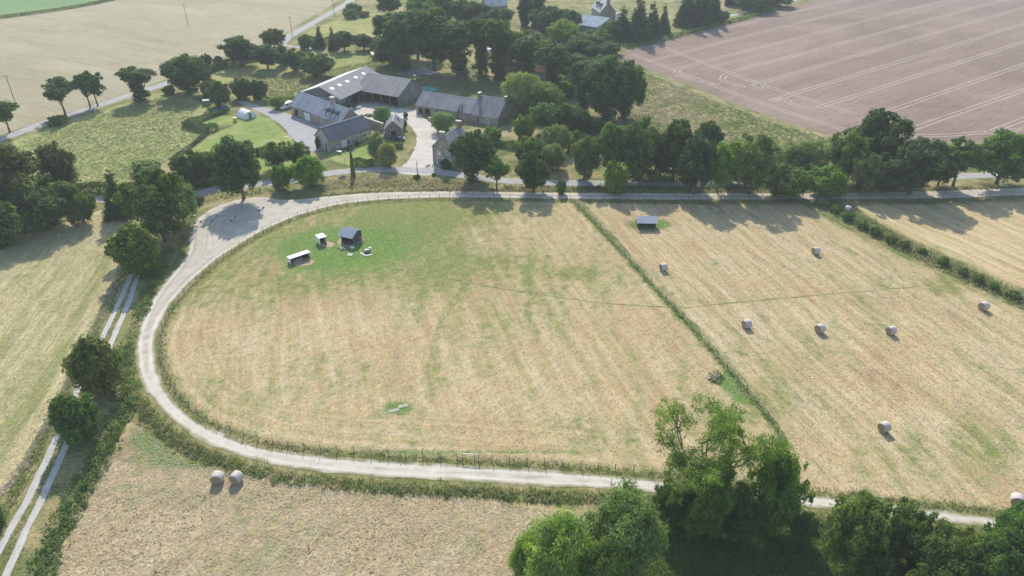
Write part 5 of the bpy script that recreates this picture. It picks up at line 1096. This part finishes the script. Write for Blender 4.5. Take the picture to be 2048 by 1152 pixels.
def slab_obj(name, label, cat, px, py, rz, L, D, h, mat, z=0): 
    o = MB().box(-L / 2, L / 2, -D / 2, D / 2, z, z + h).build(name, M[mat], None, min(.04, h * .3)); o.location = (*W(px, py), 0); o.rotation_euler = (0, 0, math.radians(rz)); return tag(o, label, cat)
def pallet(name, label, px, py, rz, L, D, layers, mat, z=0.0):
    t = thing(name, label, 'pallet', (*W(px, py), 0), math.radians(rz)); n = 5
    for k in range(layers):
        z0 = z + k * .155
        for y in (-D / 2 + .05, 0, D / 2 - .05): MB().box(-L / 2, L / 2, y - .05, y + .05, z0, z0 + .1).build('bearer', M[mat], t)
        for i in range(n): x = -L / 2 + L * (i + .5) / n; MB().box(x - L / n * .42, x + L / n * .42, -D / 2, D / 2, z0 + .102, z0 + .15).build('slat', M[mat], t)
    return t
def tub(name, label, cat, px, py, rz, L, D, h, mat):
    t = thing(name, label, cat, (*W(px, py), 0), math.radians(rz)); k = .88; m = MB()
    m.add([(-L / 2 * k, -D / 2 * k, 0), (L / 2 * k, -D / 2 * k, 0), (L / 2 * k, D / 2 * k, 0), (-L / 2 * k, D / 2 * k, 0), (-L / 2, -D / 2, h), (L / 2, -D / 2, h), (L / 2, D / 2, h), (-L / 2, D / 2, h)], [(0, 3, 2, 1), (4, 5, 6, 7), (0, 1, 5, 4), (1, 2, 6, 5), (2, 3, 7, 6), (3, 0, 4, 7)]); m.build('body', M[mat], t, .03)
    MB().box(-L / 2 - .04, L / 2 + .04, -D / 2 - .04, D / 2 + .04, h + .003, h + .06).build('rim', M[mat], t, .015); MB().box(-L / 2 + .06, L / 2 - .06, -D / 2 + .06, D / 2 - .06, h + .061, h + .075).build('lid', M['capstone'], t); return t
pallet('pale_pallet', 'pale square pallet lying on the green weeds', 700, 510, -6, 1.15, .95, 1, 'capstone'); tub('white_trough', 'small white trough in front of the shelter', 'trough', 705, 496.5, -5, .85, .45, .3, 'white')
bt = thing('timber_frame', 'pale corner frame of timbers beside the pallet', 'timber', (*W(729, 511), 0), math.radians(-8))
o = MB().box(-1.4, .3, -.1, .1, 0, .18).build('beam', M['white'], bt); o.rotation_euler = (0, 0, math.radians(-35)); o = MB().box(.05, 1.5, -.1, .1, 0, .18).build('beam', M['white'], bt); o.rotation_euler = (0, 0, math.radians(28)); o.location = (.25, -.28, 0)
tub('feed_crate', 'worn wooden crate inside the corner frame', 'crate', 734, 504, 15, 1.0, .8, .55, 'wood'); tub('white_tub', 'white plastic tub behind the wooden crate', 'tub', 740, 501, 5, .4, .4, .7, 'white')
slab_obj('concrete_slab', 'left of two concrete slabs lying in the paddock grass', 'slab', 788, 821, 22, 1.55, .75, .07, 'slab'); slab_obj('concrete_slab', 'right of two concrete slabs lying in the paddock grass', 'slab', 806.5, 812, 22, 1.55, .75, .07, 'slab')
def rubble(name, label, px, py, rx, ry, n, seed, mat='capstone', smin=.12, smax=.4):
    t = thing(name, label, 'rubble', (*W(px, py), 0)); r = random.Random(seed)
    for k in range(n):
        bm = bmesh.new(); bmesh.ops.create_icosphere(bm, subdivisions=1, radius=1)
        for v in bm.verts: v.co *= r.uniform(.7, 1.2)
        me = bpy.data.meshes.new('stone'); bm.to_mesh(me); bm.free(); me.materials.append(M[mat]); s = r.uniform(smin, smax); a = r.uniform(0, 6.28); q = r.random() ** .6
        o = obj('stone', me, t, (math.cos(a) * rx * q, math.sin(a) * ry * q, s * .5 + (1 - q) * .3)); o.scale = (s * 1.3, s, s * .75); o.rotation_euler = (r.uniform(-.4, .4), r.uniform(-.4, .4), a)
rubble('stone_heap', 'heap of pale stones by the dividing fence', 1426, 755, 1.2, .8, 18, 4, 'stone', .1, .26); rubble('stone_heap', 'small stone heap in front of the shelter opening', 684, 499, .8, .5, 9, 5, smin=.1, smax=.28)
rubble('rubble_edge', 'garden stones and pots at the door of the two-chimney house', 860, 333, 1.4, 1.2, 14, 6, smin=.1, smax=.3); rubble('log_heap', 'heap of logs and cuttings behind the courtyard wall', 735, 232, 3.6, 1.5, 26, 7, 'wood', .2, .6)
def lying(label, px, py, rz, L):
    o = MB().tube([(-L / 2, 0, .05), (L / 2, 0, .06)], [.055, .045], 8).build('ground_pole', M['wood']); o.location = (*W(px, py), 0); o.rotation_euler = (0, 0, math.radians(rz)); tag(o, label, 'pole')
def jump(label, a, b, dark=True):
    A, B = W(*a), W(*b); d = B - A; n = np.linalg.norm(d); t = thing('jump_pole', label, 'jump pole', (*A, 0), math.atan2(d[1], d[0])); MB().tube([(0, 0, .34), (n, 0, .34)], .05, 8).build('pole', M['white'], t)
    for x in (.08, n - .08): MB().box(x - .22, x + .22, -.18, .18, -.02, .28).build('block', M['dkboard'], t, .02)
jump('jump pole on dark blocks in the sunlit part of the gravel yard', (425, 442), (432.5, 433)); jump('jump pole on dark blocks in the shaded part of the gravel yard', (462, 442), (470, 434)); jump('jump pole next to the tree at the gravel yard edge', (389, 446), (403, 444))
jump('short jump pole on the right of the gravel yard', (519, 422), (527, 416)); lying('thin pole lying on the gravel near the grass', 413, 428, -3, 1.6); lying('pale pole lying at the shadow edge on the gravel', 444, 431, -4, 1.8)
rubble('pale_rocks', 'few pale rocks at the gravel yard tree', 384, 433, .5, .3, 4, 12, smin=.2, smax=.4); rubble('bank_rocks', 'dark flat rocks on the bank beside the ivy-grown pole', 686, 357, .9, .3, 5, 13, 'stone_dark', .3, .6)
slab_obj('white_board', 'white board on the lawn beside the parking asphalt', 'board', 574, 273, 20, 1.5, .3, .08, 'white'); slab_obj('white_board', 'smaller white board near the drive edge', 'board', 581, 278, 10, .9, .3, .08, 'white')
M['wheel_rubber'] = plain('tyre_rubber', (.025, .025, .026), .8, .2); M['car_blue'] = plain('dark_blue_car_paint', (.035, .05, .085), .25, .6, .03); M['van_white'] = plain('white_van_paint', (.76, .77, .78), .35, .5, .02)
def car(name, label, cat, px, py, rz, paint, prof, glassprof, w=1.72, wheels=(.85, 3.4), L=4.3):
    t = thing(name, label, cat, (*W(px, py), 0), math.radians(rz)); m = MB(); m.prism(prof, -w / 2, w / 2, 'y'); m.build('body', M[paint], t, .06)
    m = MB(); m.prism(glassprof, -w / 2 - .012, w / 2 + .012, 'y'); m.build('side_windows', M['glass'], t)
    # windscreen and rear window on the sloping ends of the cabin
    for (a, b), nm in (((glassprof[0], glassprof[-1]), 'rear_window'), ((glassprof[1], glassprof[2]), 'windscreen')):
        s = -1 if nm == 'rear_window' else 1; off = .09 * s; m = MB(); m.add([(a[0] + off, -w / 2 + .15, a[1]), (a[0] + off, w / 2 - .15, a[1]), (b[0] + off, w / 2 - .2, b[1]), (b[0] + off, -w / 2 + .2, b[1])] + [(a[0], -w / 2 + .15, a[1]), (a[0], w / 2 - .15, a[1]), (b[0], w / 2 - .2, b[1]), (b[0], -w / 2 + .2, b[1])], [(0, 1, 2, 3), (7, 6, 5, 4), (0, 4, 5, 1), (1, 5, 6, 2), (2, 6, 7, 3), (3, 7, 4, 0)]); m.build(nm, M['glass'], t)
    for x in wheels:
        for s in (-1, 1):
            m = MB(); m.tube([(x, s * (w / 2 - .16), .32), (x, s * (w / 2 + .03), .32)], .32, 14); wh = m.build('wheel', M['wheel_rubber'], t); MB().tube([(x, s * (w / 2 + .031), .32), (x, s * (w / 2 + .045), .32)], .19, 10).build('rim', M['capstone'], wh)
    for s in (-1, 1): MB().box(L - .12, L + .01, s * w * .36 - .16, s * w * .36 + .16, .62, .78).build('headlight', M['pvc'], t)
car('parked_car', 'dark blue car parked behind the clipped hedge stub', 'car', 781, 280, -6, 'car_blue', [(0, .3), (4.3, .3), (4.32, .7), (4.1, .86), (3.15, .95), (2.5, 1.42), (.9, 1.46), (.15, 1.05), (0, .8)], [(.42, 1.0), (2.98, .98), (2.45, 1.36), (.95, 1.39)])
car('parked_van', 'white van parked at the left end of the dormer house', 'van', 584, 213, -122, 'van_white', [(0, .35), (4.6, .35), (4.65, .9), (4.35, 1.15), (3.75, 1.25), (3.2, 1.95), (.05, 2.0), (0, 1.0)], [(2.2, 1.3), (3.55, 1.28), (3.15, 1.82), (2.2, 1.85)], 1.85, (.9, 3.7), 4.6)
def motorbike(label, px, py, rz):
    t = thing('motorcycle', label, 'motorcycle', (*W(px, py), 0), math.radians(rz))
    for x in (0, 1.4): MB().tube([(x, -.06, .32), (x, .06, .32)], .32, 14).build('wheel', M['wheel_rubber'], t)
    MB().prism([(.25, .35), (1.1, .35), (1.2, .75), (.9, .95), (.2, .8)], -.13, .13, 'y').build('body', M['dark'], t, .04); MB().box(-.1, .65, -.12, .12, .82, .92).build('seat', M['wheel_rubber'], t, .03); MB().tube([(1.1, -.35, 1.05), (1.05, 0, 1.0), (1.1, .35, 1.05)], .025, 6).build('handlebar', M['tin'], t)
motorbike('dark motorcycle parked at the near edge of the parking asphalt', 608, 297, 140)
# garden clutter
def tarp(name, label, pts, mat, amp, seed, h=0.0, cat='sheeting'):
    P = WP(pts); c = P.mean(0); lo, hi = P.min(0), P.max(0); st = max(.25, (hi - lo).max() / 26); gx, gy = np.meshgrid(np.arange(lo[0], hi[0] + st, st), np.arange(lo[1], hi[1] + st, st)); Q = np.stack([gx.ravel(), gy.ravel()], 1); ok = inside(Q, P)
    d = seg_dist(Q, np.vstack([P, P[:1]])); z = .03 + amp * (vnoise(Q, st * 3, seed) + vnoise(Q, st * 1.3, seed + 1) * .5) + h * np.clip(d / 1.0, 0, 1); z = np.where(ok, z, 0); ny, nx = gx.shape
    Fc = np.array([(j * nx + i, j * nx + i + 1, (j + 1) * nx + i + 1, (j + 1) * nx + i) for j in range(ny - 1) for i in range(nx - 1) if ok[j * nx + i] and ok[j * nx + i + 1] and ok[(j + 1) * nx + i + 1] and ok[(j + 1) * nx + i]])
    o = obj(name, mesh_np(name, np.c_[Q - c, z], Fc, mat, smooth_=True)); o.location = (*c, 0); s = o.modifiers.new('thick', 'SOLIDIFY'); s.thickness = .03; return tag(o, label, cat)
M['tarp_grey'] = plain('grey_plastic_sheet', (.30, .31, .32), .35, .5, .35, .5); M['tarp_white'] = plain('white_plastic_sheet', (.66, .66, .64), .3, .5, .1, 1); M['tarp_blue'] = plain('blue_tarpaulin', (.05, .10, .42), .45, .4, .25, 2); M['tarp_green'] = plain('green_tarpaulin', (.09, .32, .24), .5, .4, .6, 1); M['yellow'] = plain('yellow_paint', (.62, .50, .03), .5, .4, .1)
tarp('plastic_sheeting', 'grey plastic sheeting spread on the ground behind the open shed', [(786, 150), (806, 141), (850, 137), (868, 146), (850, 152), (815, 155)], M['tarp_grey'], .25, 3); tarp('plastic_sheeting', 'bright white sheeting beside the grey plastic sheeting', [(846, 150), (852, 142), (866, 141), (874, 147), (862, 152)], M['tarp_white'], .3, 4)
tarp('green_tarpaulin', 'crumpled green tarpaulin above the long stone barn', [(840, 176), (852, 172), (876, 174), (878, 181), (862, 185), (846, 181)], M['tarp_green'], .22, 5, .0); tarp('blue_tarpaulin', 'left heap under blue tarpaulin at the garden hedge', [(423, 226), (438, 221), (443, 226), (430, 231)], M['tarp_blue'], .4, 6, .7); tarp('blue_tarpaulin', 'right heap under blue tarpaulin at the garden hedge', [(440, 219), (455, 212), (460, 217), (445, 223)], M['tarp_blue'], .4, 7, .8)
tarp('bare_soil', 'brown trampled earth inside the paddock shelter', [(680, 488), (684, 478), (704, 477), (709, 487), (695, 492)], M['soil'], .03, 9, cat='earth')
def tunnel(label, px, py, rz, L, R, hoops_only, n=7):
    t = thing('polytunnel', label, 'polytunnel', (*W(px, py), 0), math.radians(rz)); k = 14
    if not hoops_only:
        m = MB(); V = [(x, R * math.cos(math.pi * j / k), R * 1.05 * math.sin(math.pi * j / k)) for x in (0, L) for j in range(k + 1)]; m.add(V, [(j, j + 1, k + 2 + j, k + 1 + j) for j in range(k)]); m.build('cover', M['pvc'], t, smooth_=True)
        for x, hole in ((0, False), (L, True)):
            m = MB(); m.add([(x, R * math.cos(math.pi * j / k), R * 1.05 * math.sin(math.pi * j / k)) for j in range(k + 1)], [tuple(range(k + 1))]); m.build('end_sheet', M['pvc'], t)
        MB().box(L + .01, L + .06, -.45, .45, 0, 1.8).build('door', M['wood'], t)
    for i in range(n):
        x = L * i / (n - 1); m = MB(); m.tube([(x, (R + .03) * math.cos(math.pi * j / k), (R * 1.05 + .03) * math.sin(math.pi * j / k)) for j in range(k + 1)], .035, 5); m.build('hoop', M['wire'], t)
    if hoops_only: MB().tube([(0, 0, R * 1.05), (L, 0, R * 1.05)], .03, 5).build('ridge_tube', M['wire'], t)
tunnel('small white covered polytunnel on the lawn', 486, 231, -42, 4.6, 2.2, False, 5); tunnel('bare hoops of a polytunnel behind the stone barn', 889, 164, 42, 15, 2.3, True, 10)
tub('white_crate', 'white crate standing in the courtyard before the sheds', 'crate', 717, 217, 20, 1.5, .8, .7, 'white'); tub('white_crate', 'smaller white crate beside the barn posts', 'crate', 703, 219, 5, .8, .6, .7, 'white'); pallet('pallet_stack', 'taller stack of wooden pallets inside the open shed', 765, 206, -27, 1.6, 1.2, 6, 'wood'); pallet('pallet_stack', 'lower stack of wooden pallets inside the open shed', 783, 210, -27, 2.2, 1.0, 3, 'wood'); tub('water_tub', 'pale tub standing against the front of the stone barn', 'tub', 860, 240, -20, 1.0, .9, .8, 'bluegrey')
o = tub('yellow_bin', 'yellow bin at the edge of the lawn', 'bin', 471, 243, 10, 1.2, 1.2, 1.2, 'yellow')
def canopy(label, px, py):
    t = thing('garden_canopy', label, 'canopy', (*W(px, py), 0), .2)
    for x in (-.9, .9):
        for y in (-.7, .7): MB().tube([(x, y, 0), (x, y, 1.7)], .04, 5).build('leg', M['wood'], t)
    m = MB(); m.prism([(-.9, 1.7), (0, 2.0), (.9, 1.7), (0, 1.9)], -1.1, 1.1); m.build('roof', M['pvc'], t)
canopy('small white topped garden canopy below the large roadside oak', 414, 210)
def stand():
    p = W(373, 322); t = thing('lookout_stand', 'small wooden lookout stand on splayed legs on the lawn', 'stand', (*p, 0))
    for x in (-1, 1):
        for y in (-1, 1): MB().tube([(x * 1.1, y * 1.1, -.05), (x * .5, y * .5, 3.2)], .06, 6).build('leg', M['wood'], t)
    MB().box(-.75, .75, -.75, .75, 3.2, 3.3).build('platform', M['wood'], t); MB().box(-.6, .6, -.05, .05, 3.35, 3.9).build('rail', M['capstone'], t)
stand()
for k, (px, py, w, lab) in enumerate([(985, 112, 5.0, 'left white tank seen between the ivy-clad trunks'), (1012, 108, 5.0, 'right white tank seen between the ivy-clad trunks')]):
    t = thing('storage_tank', lab, 'tank', (*W(px, py), 0)); MB().lathe([(w / 2, 0), (w / 2, 2.6), (w / 2 - .3, 3.0), (.6, 3.4), (.3, 3.45)], 18).build('shell', M['pvc'], t, smooth_=True); MB().lathe([(.35, 3.452), (.35, 3.6), (.2, 3.66)], 10).build('lid', M['capstone'], t)
tg = thing('garden_table', 'white garden table outside the slate house', 'table', (*W(678, 307), 0), -.35); MB().box(-.8, .8, -.45, .45, .7, .76).build('tabletop', M['white'], tg, .02)
for x in (-.7, .7):
    for y in (-.35, .35): MB().box(x - .03, x + .03, y - .03, y + .03, 0, .699).build('leg', M['white'], tg)
pass; slab_obj('terrace', 'dark paved terrace along the front of the slate house', 'terrace', 690, 299, -17, 6.5, 2.0, .08, 'dkboard')
for x, y, lab in ((676, 293, 'glass lean-to frame at the slate house front'),): pass
for bx, by, ty, w, lab, c in ((700, 300, 289, 11, 'rounded shrub against the slate house front', DARK), (714, 292, 282, 11, 'dark shrub by the slate house door', DARK), (636, 297, 272, 9, 'climber bush at the slate house gable', (.05, .08, .03)), (812, 236, 224, 9, 'small bush between courtyard and drive', DARK), (868, 352, 346, 10, 'low plant at the junction', MID), (835, 357, 349, 16, 'bush at the foot of the junction pole', (.06, .09, .035)), (892, 336, 318, 22, 'leafy bush at the corner of the two-chimney house', (.05, .085, .03)), (810, 258, 240, 9, 'ivy bush on the side of the small stone shed', DARK), (395, 408, 394, 26, 'dark bush on the bank above the gravel yard', DARK)):
    plant('shrub', bx, by, ty, w, lab, c)

# ------------------------------------------------------------------ animals (one skinned body each)
def animal(name, label, cat, px, py, rz, s, col, legcol=None):
    V = [(-.75, 0, 1.22), (-.35, 0, 1.16), (.1, 0, 1.14), (.5, 0, 1.2), (.78, 0, 1.42), (1.0, 0, 1.66), (1.12, 0, 1.72), (1.38, 0, 1.5), (-.86, 0, 1.1), (-.95, 0, .7)]; E = [(0, 1), (1, 2), (2, 3), (3, 4), (4, 5), (5, 6), (6, 7), (0, 8), (8, 9)]
    Rr = [.27, .3, .31, .27, .18, .14, .12, .075, .06, .04]
    for fx, fo in ((.45, 3), (-.68, 0)):
        for y in (-.17, .17):
            i = len(V); k = -.07 if fo == 0 else .03; V += [(fx, y, .85), (fx + k, y, .45), (fx + .01, y, .1), (fx + .05, y, .0)]; E += [(fo, i), (i, i + 1), (i + 1, i + 2), (i + 2, i + 3)]; Rr += [.13, .075, .055, .06]
    for y in (-.07, .07): i = len(V); V += [(1.05, y, 1.88)]; E += [(5, i)]; Rr += [.035]
    me = bpy.data.meshes.new(name); me.from_pydata([tuple(c * s for c in v) for v in V], E, []); o = bpy.data.objects.new(name, me); link(o); sk = o.modifiers.new('skin', 'SKIN'); o.modifiers.new('sub', 'SUBSURF').levels = 1
    for d, q in zip(me.skin_vertices[0].data, Rr): d.radius = (q * s, q * s)
    me.skin_vertices[0].data[2].use_root = True; dg = bpy.context.evaluated_depsgraph_get(); nm = bpy.data.meshes.new_from_object(o.evaluated_get(dg)); o.modifiers.clear(); o.data = nm; nm.materials.clear(); nm.materials.append(plain(name + '_coat', col, .8, .1, .2, 3))
    for p in nm.polygons: p.use_smooth = True
    o.location = (*W(px, py), 0); o.rotation_euler = (0, 0, math.radians(rz)); return tag(o, label, cat)
animal('horse', 'dark horse grazing in the far horse field', 'horse', 774, 47, 175, 1.0, (.05, .035, .025)); animal('goat', 'white goat standing at the shelter corner', 'goat', 711, 484, -80, .62, (.62, .60, .56)); animal('goat', 'tan goat standing right of the shelter', 'goat', 722, 482, -10, .62, (.42, .28, .15))

# ------------------------------------------------------------------ the air
hz = MB().box(-930, 930, -330, 1330, -1.0, 78.0).build('haze', None if False else M['white']); hz.data.materials.clear()
hm = bpy.data.materials.new('haze_air'); hm.use_nodes = True; ht = hm.node_tree; ht.nodes.remove(ht.nodes['Principled BSDF']); pv = ht.nodes.new('ShaderNodeVolumePrincipled'); pv.inputs['Color'].default_value = (.88, .94, 1.0, 1); pv.inputs['Density'].default_value = HAZE; pv.inputs['Anisotropy'].default_value = .0
ht.links.new(pv.outputs[0], ht.nodes['Material Output'].inputs['Volume']); hz.data.materials.append(hm); hz['kind'] = 'stuff'; tag(hz, 'thin pale summer haze filling the whole valley air', 'haze')
